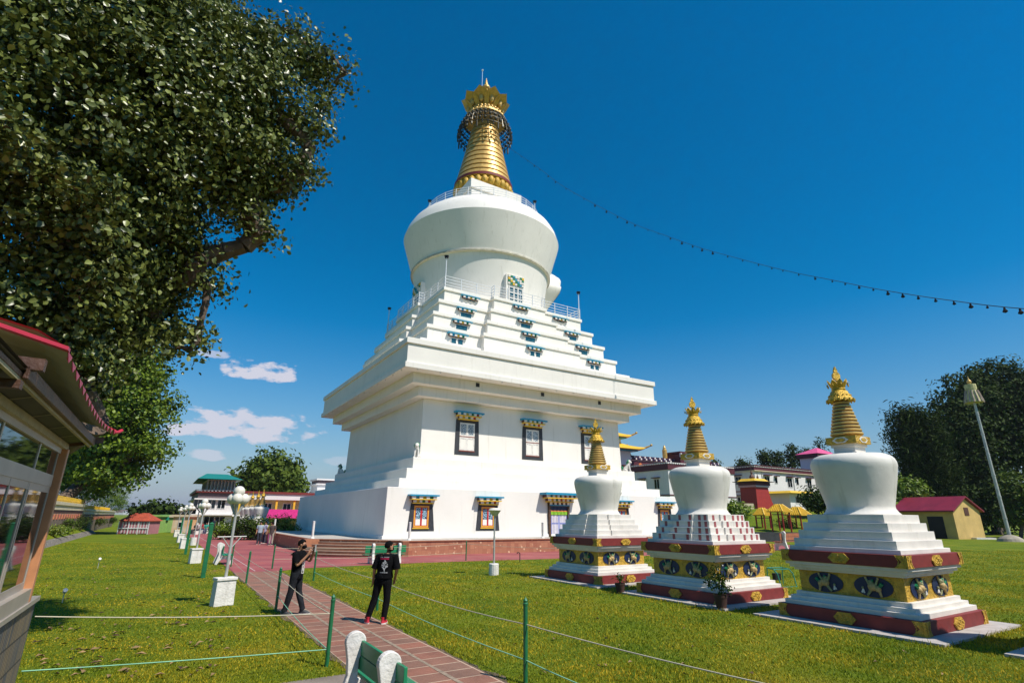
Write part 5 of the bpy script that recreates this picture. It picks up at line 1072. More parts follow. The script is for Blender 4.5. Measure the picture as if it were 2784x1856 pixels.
# ================================================================ mural wall, bank
UW=-33.2
zz2=lambda x,y:((120+x*.1913)*INV,(1180+y*.1913)*INV)
vA=onu(*zz2(600,930),UW)[0]; vB=onu(*zz2(1030,1090),UW)[0]; zA=onu(*zz2(600,1000),UW)[1]; zB=onu(*zz2(620,1060),UW)[1]
def mural(label,v0,v1,zt,zb=.95,fh=.45):
    o=thing('mural_wall',label,'wall',UV(UW,v0),TH-PI/2,'sections of the painted boundary wall')   # local x = along towards... +N rotated
    L_=abs(v1-v0)
    # local frame: rotate so +x runs away from the camera along -N
    o.rotation_euler=(0,0,TH+PI/2)
    h=zt-zb
    mb=MB(); mb.box(0,L_,.0,.35,zb-.9,zb+h*.30); obj('plinth',mb,M['mud'],o)
    mb=MB(); mb.box(0,L_,.03,.33,zb+h*.30,zb+h*.60); obj('mural_band',mb,M['mural'],o)
    mb=MB(); mb.box(0,L_,.0,.35,zb+h*.60,zb+h*.70); obj('maroon_course',mb,M['maroondk'],o)
    mb=MB(); mb.box(0,L_,-.05,.40,zb+h*.70,zb+h*.78); mb.box(0,L_,-.12,.45,zb+h*.88,zb+h); mb.box(0,L_,.02,.35,zb+h*.78,zb+h*.88); obj('coping',mb,M['copingm'],o)
    n=int(L_/.42)
    for i in range(min(n,90)):
        x=L_*(i+.5)/n; mb=MB(); mb.tube((x,.15,zt),(x,.15,zt+fh),.022,.018,5); mb.ball((x,.15,zt+fh),.035,6,4); obj('fence_spike',mb,M['yellow'],o)
    mb=MB(); mb.box(0,L_,.13,.17,zt+fh*.3,zt+fh*.38); obj('fence_rail',mb,M['yellow'],o)
    n=int(L_/1.5)
    for i in range(n): x=L_*(i+.5)/n; mb=MB(); mb.plate([(x-.5,zb+h*.36),(x+.5,zb+h*.36),(x+.5,zb+h*.54),(x-.5,zb+h*.54)],-.03,.03); obj('mural_panel',mb,M['muralp'],o)
    return o
M['copingm']=mat('pale_coping',(.80,.68,.48),.8,var=.1,vscale=2)
M['mud']=mat('mud_coloured_base',(.26,.19,.14),.9,var=.2,vscale=2); M['mural']=mat('mural_pink_band',(.58,.36,.28),.8,var=.15,vscale=4); M['muralp']=mat('mural_panel_paint',(.55,.09,.09),.7,var=.3,vscale=6,col2=(.45,.25,.1))
mural('nearer section of the painted wall with pink panels and yellow spiked railing',vA+26,vA,zA)
mural('farther lower section of the painted wall behind the kiosk roof',vA-.6,vB+4,zB,.8,.4)
mb=MB(); ub=-31.95; n=26; v0=26; v1=-36
vs=[];
for i in range(n+1):
    v=v0+(v1-v0)*i/n; 
    for u,z in ((ub,0.0),(ub-.35,.30),(ub-.55,.36),(ub-1.2,.75),(-45,.9)): p=UV(u,v,z+random.uniform(-.02,.02)*(z>0)); vs.append(tuple(p))
mb.add(vs,[(5*i+j,5*i+1+j,5*i+6+j,5*i+5+j) for i in range(n) for j in (0,1)],m=0); mb.add(vs,[(5*i+j,5*i+1+j,5*i+6+j,5*i+5+j) for i in range(n) for j in (2,3)],m=1)
struct(obj('bank',mb,[mat('rubble_edge',(.26,.23,.19),.9,var=.35,vscale=8,bump=1,bscale=14),M['ground']]))
for i,(px,py,r_,h,lm,lb) in enumerate([(160,1212,.8,1.3,'leafM','round dark green shrub on the bank nearest the booth'),(128,1222,.7,.7,'leafY','low yellow green tuft on the bank beside the booth post'),(190,1205,.9,1.5,'leafD','bushy shrub against the painted wall mid bank'),(232,1198,.8,1.2,'leafM','shrub on the bank near the wall joint'),(262,1192,.7,1.1,'leafD','small shrub on the bank beside the kiosk'),(143,1222,.6,.6,'leafB','low bright clump between the first two bank shrubs')]):
    v_,_=onu(px,py,-32.6); shrub('shrub',lb,UV(-32.7,v_,.55),r_,h,900,.13,M[lm],'shrubs on the bank',20+i)
# ================================================================ globe lamps
def globe_lamp(px,py,label,base=.68,top=2.95,form='globes'):
    p=G(px,py); o=thing('garden_lamp',label,'lamp',p,TH+.3,'white lamps in concrete blocks along the lawn')
    mb=MB()
    if form=='globes': mb.frus(.25,.24,0,base-.07,.14,.13); mb.frus(.26,.26,base-.07,base,.16,.16)
    else: mb.lathe([(.2,0),(.2,base-.02),(.18,base)],16)
    obj('concrete_block',mb,M['whitewash'],o,bevel=.01)
    mb=MB(); zt=top-.42 if form=='globes' else top-.3; mb.tube((0,0,base),(0,0,zt),.04,.035,10); obj('pole',mb,M['pole'],o,smooth=40)
    if form=='globes':
        mb=MB(); mb.path([(-.38,0,base+1.0),(.38,0,base+1.0)],.015,6); mb.tube((-.25,0,base+1.0),(0,0,base+.7),.012); mb.tube((.25,0,base+1.0),(0,0,base+.7),.012)
        if label.startswith('nearest'): obj('cross_arm',mb,M['pole'],o)
        for a,r_,z_ in ((0,.16,0),(2.1,.16,.0),(4.2,.16,0),(1,0,.2)):
            x,y=r_*math.cos(a),r_*math.sin(a)
            mb=MB(); mb.tube((x*.3,y*.3,zt-.28),(x,y,zt+z_-.02),.02,.05,8); obj('lamp_holder',mb,M['pole'],o)
            mb=MB(); mb.ball((x,y,zt+z_+.12),.145,20,14); obj('globe',mb,M['globe'],o,smooth=60)
    else:
        mb=MB(); mb.lathe([(.09,zt-.02),(.12,zt),(.26,zt+.20),(.27,zt+.205),(.18,zt+.29),(.05,zt+.30)],28); obj('lamp_shade',mb,M['globe'],o,smooth=30)
    return o
for (px,py),lb in zip([(508,1390),((300+1490*.153)*INV,(1330+1310*.153)*INV),((300+1295*.153)*INV,(1330+1050*.153)*INV),((300+1235*.153)*INV,(1330+940*.153)*INV),((300+1165*.153)*INV,(1330+840*.153)*INV)],['nearest cluster of white globes on a pole with a cross arm','second globe lamp, right before the leaning green post','third globe lamp in the receding row on the left','fourth globe lamp in the receding row on the left','farthest globe lamp of the row, close to the white arched wall']):
    globe_lamp(px,py,lb)
globe_lamp(1134,1320,'single cone shaded lamp on a round white block before the stupa',.44,2.6,'cone')
globe_lamp(1905,1225,'cone shaded lamp in front of the yellow pavilions',.9,4.6,'cone')
p=G((300+1465*.153)*INV,(1330+990*.153)*INV); fl=thing('flood_light','tilted square flood light on a white pole with round white base','lamp',p,TH)
mb=MB(); mb.lathe([(.22,0),(.2,.55),(.18,.56)],14); obj('base',mb,M['whitewash'],fl); mb=MB(); mb.tube((0,0,.5),(0,0,2.45),.04,.035,8); obj('pole',mb,M['pole'],fl)
mb=MB(); mb.box(-.32,.32,-.26,.26,-.03,.03); mb.xf(Matrix.Translation((-.1,0,2.62))@Matrix.Rotation(R(48),4,'Y')); obj('lamp_panel',mb,M['dark'],fl)
# ================================================================ rope posts and ropes
PG=[(-2.853,9.546,1.02,'green rope post nearest the camera at the left edge of the path'),(.232,8.754,1.1,'green rope post standing on the lawn at the bottom centre'),(-5.72,14.52,1.0,'dark green rope post beside the boy with the phone'),(-7.07,21.02,1.02,'green rope post right of the boy with the phone'),(-3.30,14.75,.92,'green rope post mostly hidden behind the man seen from the back'),(-9.03,20.04,1.05,'green rope post between the nearest globe lamp and the path'),(-2.37,30.95,1.0,'dark rope post at the far lawn edge below the red windows'),(4.6,27.2,1.05,'green rope post beside the first small stupa'),(-12.6,26.2,1.0,'thin green rope post in front of the side facing bench'),(2.3,7.0,1.1,'rope post just outside the lower edge of the view'),(-10.4,25.4,1.0,'rope post where the path meets the red paving')]
M['gpost']=mat('green_post_paint',(.015,.16,.06),.4,var=.15,vscale=8)
for x,y,h,lb in PG:
    if 'outside' in lb: continue
    o=thing('rope_post',lb,'post',(x,y,0),random.random(),'green posts of the rope fence')
    mb=MB(); mb.tube((0,0,-.02),(0,0,h-.08),.033,.033,12); obj('pole',mb,M['gpost'],o,smooth=40)
    mb=MB(); mb.lathe([(.036,h-.1),(.04,h-.07),(.03,h-.06),(.034,h-.03),(.012,h),(.002,h+.015)],12); obj('cap',mb,M['gpost'],o,smooth=40)
for x,y,h,lb in [(-11.44,21.75,1.9,'thick tall green post behind the nearest globe lamp'),(-19.18,34.06,1.9,'second thick green post among the globe lamps'),(-29.5,51,1.9,'farthest thick green post beside the globe lamps')]:
    o=thing('thick_post',lb,'post',(x,y,0),TH,'thick green posts along the lawn edge'); mb=MB(); mb.frus(.075,.07,0,h); obj('pole',mb,M['gpost'],o,bevel=.01); mb=MB(); mb.frus(.085,.02,h,h+.06); obj('cap',mb,M['gpost'],o)
def rope(a,b,za,zb,label,m='rope',sag=.03,r=.008):
    pts=[]; a=Vector((*a[:2],za)); b=Vector((*b[:2],zb))
    for i in range(13): t_=i/12; p=a.lerp(b,t_); p.z-=sag*4*t_*(1-t_); pts.append(p)
    c=a; mb=MB(); mb.path([q-c for q in pts],r,5); o=obj('rope',mb,M[m],None,c,smooth=60); tag(o,label,'rope','ropes strung between the posts')
P=[Vector((q[0],q[1],0)) for q in PG]
bu=UV(-26.75,38.75); bl_=UV(-26.75,38.7)
rope(P[0],bu,.75,1.01,'taut cream rope from the nearest post to the booth'); rope(P[0],bl_,.24,.40,'lower green rope from the nearest post to the booth','ropeg',.01)
rope(P[2],P[0],.80,.73,'upper cream rope crossing the path from the dark post to the nearest post',sag=.06); rope(P[2],P[0],.36,.23,'lower green rope crossing the path to the nearest post','ropeg',.05)
rope(P[3],P[4],.78,.70,'upper rope from the right hand post to the post behind the man',sag=.05); rope(P[3],P[4],.3,.28,'lower green rope leading towards the post behind the man','ropeg',.03)
rope(P[4],P[1],.70,.75,'upper cream rope over the lawn from behind the man to the front post',sag=.07); rope(P[4],P[1],.28,.29,'lower green rope over the lawn from behind the man to the front post','ropeg',.05)
e1=G(1732,1563,.70); e1=P[1]+(e1-P[1])*1.6; e2=G(1330,1568,.27); e2=P[1]+(e2-P[1])*2.2
rope(P[1],e1,.75,.74,'upper rope leaving the front post towards the lower right',sag=.05); rope(P[1],e2,.29,.29,'lower green rope leaving the front post towards the lower right','ropeg',.03)
rope(P[3],P[10],.8,.8,'rope from the right hand post back to the paving corner'); rope(P[10],P[6],.85,.85,'upper rope along the paving in front of the steps',sag=.1); rope(P[10],P[6],.4,.4,'lower rope along the paving in front of the steps',sag=.06)
rope(P[6],P[7],.85,.85,'upper rope on the far lawn edge before the brown stone wall',sag=.08); rope(P[5],P[2],.75,.8,'rope from the lamp side post to the dark post'); rope(P[5],P[8],.75,.75,'rope from the lamp side post back to the bench post'); rope(P[5],P[8],.3,.3,'lower rope from the lamp side post back to the bench post')
# ================================================================ benches
def bench(label,loc,rz,sp=1.18,L_=1.9,plank='green',side='whitewash',s=1.,w=.12):
    o=thing('bench',label,'bench',loc,rz,'concrete and plank benches')
    hd=[(.125*math.cos(a),.83+.125*math.sin(a)) for a in [R(d) for d in range(-35,216,14)]]
    outl=hd+[(-.085,.62),(-.075,.45),(-.20,.02),(-.10,.0),(.02,.20),(.18,.26),(.36,.2),(.44,.0),(.56,.0),(.56,.40),(.05,.40),(.055,.62)]
    outl=outl[::-1]
    for y in (-sp/2,sp/2):
        mb=MB(); mb.plate([(a,b) for a,b in outl][::-1],y-w/2,y+w/2); obj('side_support',mb,M[side],o,bevel=.012)
    mb=MB(); mb.box(.062,.10,-L_/2,L_/2,.50,.66); mb2=MB(); mb2.box(.064,.104,-L_/2,L_/2,.675,.84)
    obj('back_plank',mb,M[plank],o,bevel=.006); obj('back_plank',mb2,M[plank],o,bevel=.006)
    for k in range(3): mb=MB(); mb.box(.10+.155*k,.24+.155*k,-L_/2,L_/2,.402,.44); obj('seat_plank',mb,M[plank],o,bevel=.006)
    return o
a=Vector((-1.92,7.42,0)); b=Vector((-1.24,6.42,0)); bench('green plank bench with round headed white supports at the bottom edge, seen from behind',(a+b)/2,TH,(b-a).length,1.75,w=.09).scale=(1,1,.93)
bench('green plank bench behind the man, in front of the terrace steps',Vector((-6.15,28.6,0)),TH+PI/2,1.35,2.1)
bench('green and white bench seen from its side beside the nearest globe lamp',Vector((-13.9,27.6,0)),TH,.9,1.3)
M['rosewood']=mat('orange_wood_plank',(.45,.15,.07),.6,var=.15)
p=G(1846,1262); bench('orange plank bench on the paving between the second and third small stupas',p-T*.6,TH+PI/2,3.2,3.8,'rosewood').scale=(1.4,1.1,1.45)
# ================================================================ pots and small garden things
def pot(label,p,r,h,leafm,n,ph,pr,seed):
    o=thing('flower_pot',label,'flower pot',p,0); mb=MB(); mb.lathe([(r*.68,0),(r*.95,h*.82),(r,h*.83),(r*1.02,h),(r*.9,h),(r*.85,h*.85),(.01,h*.8)],24); obj('pot',mb,mat('brown_terracotta',(.07,.03,.02),.8,var=.2) if 'brown_terracotta' not in bpy.data.materials else bpy.data.materials['brown_terracotta'],o,smooth=35)
    me=leaf_mesh([((0,0,h+ph*.5),pr,pr,ph*.55,1)],n,.075,seed=seed,clump=9,asp=.5); me.materials.append(M[leafm]); link('foliage',me,o)
    mb=MB(); rd=random.Random(seed)
    for i in range(14): a=rd.random()*6.28; q=rd.random()*pr; mb.path([(0,0,h*.8),(q*.5*math.cos(a),q*.5*math.sin(a),h+ph*.5),(q*math.cos(a),q*math.sin(a),h+ph*rd.uniform(.7,1.1))],.006,4)
    obj('stems',mb,M['leafD'],o)
    mb=MB()
    for i in range(9): a=rd.random()*6.28; mb.ball((pr*.8*math.cos(a)*rd.random(),pr*.8*math.sin(a)*rd.random(),h+ph*rd.uniform(.6,1.15)),.022,6,4)
    obj('blossom',mb,M['whitewash'],o)
pot('dark pot with a leafy flowering plant before the panelled stupa',G(1658,1400),.17,.36,'leafD',420,.62,.3,4)
pot('dark pot with withered sprigs between the first two small stupas',G(1425,1362),.16,.30,'leafM',70,.22,.16,5)
p=G(1797,1345); o=thing('flood_light_stand','green tube frame holding a small flood light on the lawn behind the second stupa','light frame',p,R(20))
mb=MB(); 
for x in (-.35,.35): mb.path([(x,-.3,0),(x,-.2,.42),(x,-.05,.55),(x,.25,.58),(x,.3,0)],.018,6)
mb.tube((-.35,-.05,.55),(.35,-.05,.55),.018); mb.tube((-.35,.25,.58),(.35,.25,.58),.018); mb.tube((-.35,-.3,0),(.35,-.3,0),.018); obj('frame',mb,mat('teal_tube',(.02,.25,.17),.5),o)
mb=MB(); mb.box(-.3,-.05,-.05,.1,.2,.42); obj('flood_lamp',mb,M['dark'],o)
p=G((1080+2010/6.03)*INV,(1300+1365/6.03)*INV); o=thing('water_tap','small garden water tap on a bent pipe at the paving edge','tap',p); mb=MB(); mb.path([(0,0,0),(0,0,.42),(-.05,0,.46),(-.14,0,.45),(-.15,0,.40)],.022,8); obj('pipe',mb,M['dark'],o)
for px,py,h,lb in ((224,1305,.35,'small white spotlight on a stake in the left lawn, farther one'),(142,1385,.28,'small white spotlight on a stake in the left lawn, nearer one')):
    p=G(px,py); o=thing('garden_spotlight',lb,'spotlight',p,0,'spotlights on stakes'); mb=MB(); mb.tube((0,0,0),(0,0,h),.012,.012,6); obj('stake',mb,M['pole'],o); mb=MB(); mb.ball((0,0,h),.045,8,6); mb.tube((0,0,h),(.05,-.05,h+.05),.04,.055,8); obj('spot_head',mb,M['whitewash'],o)
# ================================================================ string of lights
sA=at(1163,335,54.0)+Vector((0,0,0)); sB=at(2352,712,22)+(at(2352,712,22)-sA)*.04
o=thing('light_string','long sagging string of little bulbs running from the gilded spire to the right edge','string lights',sA)
key=[(1163,335),(1240,388),(1300,432),(1440,507),(1526,540),(1602,567),(1657,583),(1758,610),(1834,628),(1911,643),(2005,662),(2108,679),(2228,696),(2296,704),(2352,709)]
pts=[]
for px,py in key:
    f=(px-1163)/(2352-1163); Y=54.0+(24-54.0)*f; pts.append(at(px,py,Y)-sA)
pts.append(pts[-1]+(pts[-1]-pts[-2])*1.2)
# smooth
sm=[]
for i in range(len(pts)-1):
    p0=pts[max(i-1,0)];p1=pts[i];p2=pts[i+1];p3=pts[min(i+2,len(pts)-1)]
    for k in range(6):
        t_=k/6; sm.append(.5*((2*p1)+(p2-p0)*t_+(2*p0-5*p1+4*p2-p3)*t_*t_+(3*p1-p0-3*p2+p3)*t_**3))
mb=MB(); mb.path(sm,.022,5); obj('cable',mb,M['dark'],o)
acc=0;last=sm[0];nb=0;rd=random.Random(2)
bm_=MB(); bm_.lathe([(.02,0),(.045,-.05),(.05,-.12),(.10,-.2),(.11,-.26),(.03,-.31)],8)
bproto=None
for q in sm[1:]:
    seg=(q-last).length; acc+=seg; last=q
    if acc>.95 and nb<75:
        acc=0;nb+=1; s_=rd.choice((.5,.6,.8,1.0))
        if bproto is None: bproto=obj('bulb',bm_,mat('dark_bulb',(.02,.017,.02),.8,var=.2,spec=.1),o,q); bproto.scale=(s_,)*3
        else: c=bproto.copy(); COL.objects.link(c); c.parent=o; c.location=q; c.scale=(s_,)*3
# ================================================================ people
def skin_obj(name,nodes,edges,m,parent,lvl=2,root='pelvis'):
    me=bpy.data.meshes.new(name); bm=bmesh.new(); sk=bm.verts.layers.skin.verify(); vs={}
    for k,(p,r) in nodes.items():
        v=bm.verts.new(p); v[sk].radius=(r,r) if not isinstance(r,tuple) else r; v[sk].use_root=(k==root); vs[k]=v
    for a,b in edges: bm.edges.new((vs[a],vs[b]))
    bm.to_mesh(me); bm.free(); me.materials.append(m)
    o=link(name,me,parent); md=o.modifiers.new('skin','SKIN'); md.use_smooth_shade=True; sb=o.modifiers.new('sub','SUBSURF'); sb.levels=lvl; sb.render_levels=lvl
    return o
def limb(mb,pts,rad,n=12,m=None,flat=1.):
    pts=[Vector(p) for p in pts]; k=len(pts); vs=[]
    for i,p in enumerate(pts):
        d=(pts[min(i+1,k-1)]-pts[max(i-1,0)]).normalized(); a=d.cross(Vector((0,1,.01))); a=a.normalized() if a.length>1e-3 else Vector((1,0,0)); b=d.cross(a)
        r=rad[i]; vs+=[p+a*(r*math.cos(2*PI*j/n))+b*(r*flat*math.sin(2*PI*j/n)) for j in range(n)]
    mb.add(vs,[(i*n+j,i*n+(j+1)%n,(i+1)*n+(j+1)%n,(i+1)*n+j) for i in range(k-1) for j in range(n)]+[tuple(range(n-1,-1,-1)),tuple((k-1)*n+j for j in range(n))],m)
def person(label,loc,rz,shirt,trs,shoe,J=None,hem=.88,hemr=(.19,.14),sleeve=.85,headturn=0,mask=True,backprint=False,frontprint=False,seated=False,group=None,s=1.,lvl=2,hairm='hair',dress=False):
    """local frame: faces +Y, right hand side +X, feet at z=0; 1.7 m tall"""
    J0=dict(hipL=(-.09,0,.90),kneeL=(-.10,.02,.49),ankL=(-.10,-.01,.09),toeL=(-.11,.15,.03),hipR=(.09,0,.90),kneeR=(.10,.02,.49),ankR=(.10,-.01,.09),toeR=(.11,.15,.03),
        shL=(-.19,0,1.40),elL=(-.25,-.03,1.12),wrL=(-.26,.05,.87),shR=(.19,0,1.40),elR=(.25,-.03,1.12),wrR=(.26,.05,.87),
        pelvis=(0,0,.95),waist=(0,0,1.10),chest=(0,0,1.30),neck=(0,.0,1.47),head=(0,.02,1.60))
    if J: J0.update(J)
    J=J0; V={k:Vector(v) for k,v in J.items()}
    o=thing('person',label,'person',loc,rz,group); o.scale=(s,)*3
    nodes={};E=[]
    def N(k,p,r): nodes[k]=(tuple(p),r)
    N('pelvis',V['pelvis'],.115); N('waist',V['waist'],.10); N('chest',V['chest'],.11); N('cb',V['chest'].lerp(V['neck'],.55),.058); N('neck',V['neck'],.05)
    H=V['head']; hr=Matrix.Rotation(headturn,3,'Z')
    N('jaw',H+hr@Vector((0,.015,-.065)),.06); N('face',H+hr@Vector((0,.01,.0)),.082); N('crown',H+hr@Vector((0,-.015,.055)),.078); N('nose',H+hr@Vector((0,.095,-.01)),.012)
    E+=[('pelvis','waist'),('waist','chest'),('chest','cb'),('cb','neck'),('neck','jaw'),('jaw','face'),('face','crown'),('face','nose')]
    for S_ in 'LR':
        sg=-1 if S_=='L' else 1
        N('sh'+S_,V['sh'+S_],.05);N('el'+S_,V['el'+S_],.042);N('wr'+S_,V['wr'+S_],.027); E+=[('cb','sh'+S_),('sh'+S_,'el'+S_),('el'+S_,'wr'+S_)]
        d=(V['wr'+S_]-V['el'+S_]).normalized(); pd=V.get('hand'+S_,d); pd=(pd if 'hand'+S_ in V else d).normalized(); side=pd.cross(Vector((0,0,1)) if abs(pd.z)<.8 else Vector((0,1,0))).normalized()
        if abs(pd.z)>.8: side=Vector((0,1,0))
        w=V['wr'+S_]; palm=w+pd*.06; N('palm'+S_,palm,.03); E.append(('wr'+S_,'palm'+S_))
        cu=pd.cross(side)*(.018*sg)
        for i,(q,l) in enumerate(((-1.2,.062),(-.4,.075),(.4,.070),(1.2,.052))):
            b0=palm+pd*.035+side*(q*.017); m_=b0+pd*l*.55+cu*.6; t_=b0+pd*l*.95+cu*1.8
            N(f'f{i}{S_}',b0,.009);N(f'g{i}{S_}',m_,.008);N(f'h{i}{S_}',t_,.0065); E+=[('palm'+S_,f'f{i}{S_}'),(f'f{i}{S_}',f'g{i}{S_}'),(f'g{i}{S_}',f'h{i}{S_}')]
        tb=w+pd*.03+side*.03; N('t0'+S_,tb,.010);N('t1'+S_,tb+pd*.03+side*.018,.009);N('t2'+S_,tb+pd*.06+side*.02,.0075); E+=[('wr'+S_,'t0'+S_),('t0'+S_,'t1'+S_),('t1'+S_,'t2'+S_)]
        N('hip'+S_,V['hip'+S_],.085);N('knee'+S_,V['knee'+S_],.052);N('ank'+S_,V['ank'+S_],.036);N('toe'+S_,V['toe'+S_],.03); E+=[('pelvis','hip'+S_),('hip'+S_,'knee'+S_),('knee'+S_,'ank'+S_),('ank'+S_,'toe'+S_)]
    skin_obj('body',nodes,E,M['skin'],o,lvl)
    # trousers
    mb=MB()
    for S_ in 'LR':
        a,b,c=V['hip'+S_]+Vector((0,0,.04)),V['knee'+S_],V['ank'+S_]+Vector((0,0,.02)); d1=a.lerp(b,.5); d2=b.lerp(c,.5)
        limb(mb,[a,a.lerp(b,.2),d1,a.lerp(b,.85),b,b.lerp(c,.2),d2,c.lerp(b,.15),c],[.105,.105,.09,.075,.073,.075,.068,.062,.064],14)
    pv=V['pelvis']; mb.loft([(pv.x,pv.y,pv.z-.12,.15,.11),(pv.x,pv.y,pv.z-.04,.175,.125),(pv.x,pv.y,pv.z+.06,.168,.12),(pv.x,pv.y,pv.z+.13,.155,.11)],18)
    obj('trousers',mb,trs,o,smooth=70)
    # shoes
    for S_ in 'LR':
        a=V['ank'+S_];t_=V['toe'+S_]; d=(t_-a); d.z=0; d.normalize(); an=math.atan2(d.y,d.x); z0=a.z-.09
        sm_=MB(); sm_.loft([(.045,0,.035,.135,.05),(.04,0,.06,.128,.047),(.02,0,.085,.095,.043),(-.02,0,.11,.055,.042),(-.03,0,.15,.05,.042)],14); sm_.xf(RZ(an,(a.x,a.y,z0)))
        sh_=obj('shoe',sm_,shoe[0],o,smooth=60); so_=MB(); so_.loft([(.048,0,.001,.138,.05),(.048,0,.036,.142,.054)],14); so_.xf(RZ(an,(a.x,a.y,z0))); obj('sole',so_,shoe[1],sh_,smooth=40)
    # shirt
    mb=MB(); w_=V['waist'];c_=V['chest'];nk=V['neck']; hx,hy=pv.x*.7+w_.x*.3,pv.y*.7+w_.y*.3
    rd=random.Random(9); rings=[(hx,hy,hem,hemr[0],hemr[1]),(hx,hy,hem+.06,hemr[0]-.004,hemr[1]-.006),(w_.x,w_.y,w_.z-.02,.178,.125),(w_.x,w_.y,w_.z+.08,.182,.128),(c_.x,c_.y,c_.z-.04,.195,.135),(c_.x,c_.y,c_.z+.05,.20,.13),(c_.x,c_.y,V['shL'].z-.01,.195,.11),(nk.x,nk.y,V['shL'].z+.035,.14,.10),(nk.x,nk.y,V['shL'].z+.065,.082,.082)]
    mb.loft(rings,24)
    for S_ in 'LR':
        a=V['sh'+S_];b=V['el'+S_]; e=a.lerp(b,sleeve); st_=a+(V['chest']-a)*.35; st_.z=a.z-.01
        limb(mb,[st_,a,a.lerp(b,sleeve*.5),e],[.075,.08,.078,.085 if sleeve>.7 else .07],14)
    shobj=obj('shirt',mb,shirt,o,smooth=75)
    # head furniture
    def hp(x,y,z): return H+hr@Vector((x,y,z))
    mb=MB(); mb.ball((0,0,0),.097,18,12,sy=1.08,sz=1.05)
    keep=MB(); idx={}; fs=[]
    for f in mb.f:
        c=sum((Vector(mb.v[i]) for i in f),Vector())/len(f)
        if c.z>max(-.06,-.045+1.05*(c.y+.03)): fs.append(f)
    keep.v=[tuple(H+hr@(Vector(v)+Vector((0,-.008,.020)))) for v in mb.v]; keep.f=fs; keep.m=[0]*len(fs); ho=obj('hair',keep,M[hairm],o,smooth=80); so=ho.modifiers.new('th','SOLIDIFY'); so.thickness=.012
    for sx in (-1,1):
        mb=MB(); mb.ball(tuple(hp(sx*.086,.0,-.01)),.024,8,6,sx=.5,sz=1.3); obj('ear',mb,M['skin'],o,smooth=60)
        mb=MB(); mb.ball(tuple(hp(sx*.033,.082,.012)),.010,8,6); obj('eye',mb,M['dark'],o,smooth=60)
    if mask: mb=MB(); mb.ball(tuple(hp(0,.05,-.05)),.066,12,8,sz=.85); obj('face_mask',mb,M['black'],o,smooth=60)
    else: mb=MB(); mb.ball(tuple(hp(0,.078,-.055)),.02,8,4,sz=.3); obj('mouth',mb,M['redpost'],o)
    return o,shobj,V
shw=(M['blackshoe'],M['whitewash']) if 'blackshoe' in M else (mat('black_shoe',(.03,.03,.035),.6),M['whitewash'])
SB=mat('red_shoe',(.55,.02,.04),.6,var=.1)
# boy photographing
pa=Vector((-5.13,14.03,0)); RA=R(-92)
Ja=dict(hipL=(-.09,0,.90),kneeL=(-.10,.06,.49),ankL=(-.10,.20,.09),toeL=(-.12,.36,.03),hipR=(.09,0,.90),kneeR=(.10,-.06,.50),ankR=(.10,-.15,.09),toeR=(.12,.0,.03),
    shR=(.18,-.02,1.36),elR=(.20,.06,1.09),wrR=(.10,.25,1.33),handR=(-.1,.35,.9),shL=(-.18,.0,1.36),elL=(-.22,.20,1.17),wrL=(-.03,.34,1.38),handL=(.2,.1,.9),
    pelvis=(0,0,.95),waist=(0,-.01,1.10),chest=(0,-.01,1.28),neck=(0,.0,1.43),head=(0,.05,1.565))
oa,sa,Va=person('boy in black T-shirt and grey jeans raising a phone to take a picture',pa,RA,M['black'],M['jean'],shw,Ja,hem=.80,hemr=(.175,.135),sleeve=.72,mask=True,lvl=2)
mb=MB(); 
for x,z,w,h in ((0,1.20,.10,.012),(0,.92,.12,.012),(-.055,1.06,.012,.28),(.055,1.06,.012,.28),(0,1.02,.03,.05),(.01,1.10,.05,.05),(-.02,.98,.05,.03),(0,1.16,.06,.02)):
    yy=.128; mb.box(x-w/2,x+w/2,yy,yy+.012,z-h/2,z+h/2)
obj('shirt_print',mb,M['whitewash'],oa)
pm=RZ(RA,pa)@Vector((.045,.40,1.475)); ph=thing('phone','phone with a pale case held up in front of the masked boy','phone',pm,RA)
mb=MB(); mb.box(-.04,.04,-.006,.006,-.08,.08); obj('case',mb,M['pole'],ph,bevel=.004)
# man seen from behind
pb_=Vector((-2.78,13.03,0)); RB=R(-8)
Jb=dict(hipL=(-.13,0,.88),kneeL=(-.22,.0,.48),ankL=(-.33,-.03,.09),toeL=(-.42,.10,.03),hipR=(.05,0,.89),kneeR=(.06,.02,.48),ankR=(.03,-.01,.09),toeR=(.04,.14,.03),
    pelvis=(-.04,0,.93),waist=(-.02,-.01,1.08),chest=(0,-.01,1.27),neck=(.02,.0,1.44),head=(.03,.02,1.585),shL=(-.19,0,1.37),elL=(-.26,-.02,1.10),wrL=(-.29,.03,.88),shR=(.20,0,1.37),elR=(.26,-.02,1.10),wrR=(.18,.12,.92))
ob,sb_,Vb=person('young man in an oversized black T-shirt and black trousers seen from behind, head turned right',pb_,RB,M['black'],mat('black_trousers',(.009,.009,.010),.95,spec=.08,var=.2,vscale=9,bump=.2,bscale=12),(SB,M['whitewash']),Jb,hem=.93,hemr=(.205,.145),sleeve=.95,headturn=R(-48),mask=True,lvl=2)
mb=MB(); rd=random.Random(4)
def mark(x,z,w,h,m=0):
    def yy(x): return -.146*math.sqrt(max(0,1-(x/.215)**2))-.002 if z>1.15 else -.14*math.sqrt(max(0,1-(x/.205)**2))-.004
    x+=.0; mb.add([(x-w/2,yy(x-w/2),z-h/2),(x+w/2,yy(x+w/2),z-h/2),(x+w/2,yy(x+w/2),z+h/2),(x-w/2,yy(x-w/2),z+h/2)],[(0,1,2,3)],m=m)
for i in range(9):
    if i!=3: mark(-.09+.0225*i,1.368,.014,.014,0)
for i in range(10): mark(-.09+.02*i,1.335,.015,.034,1); 
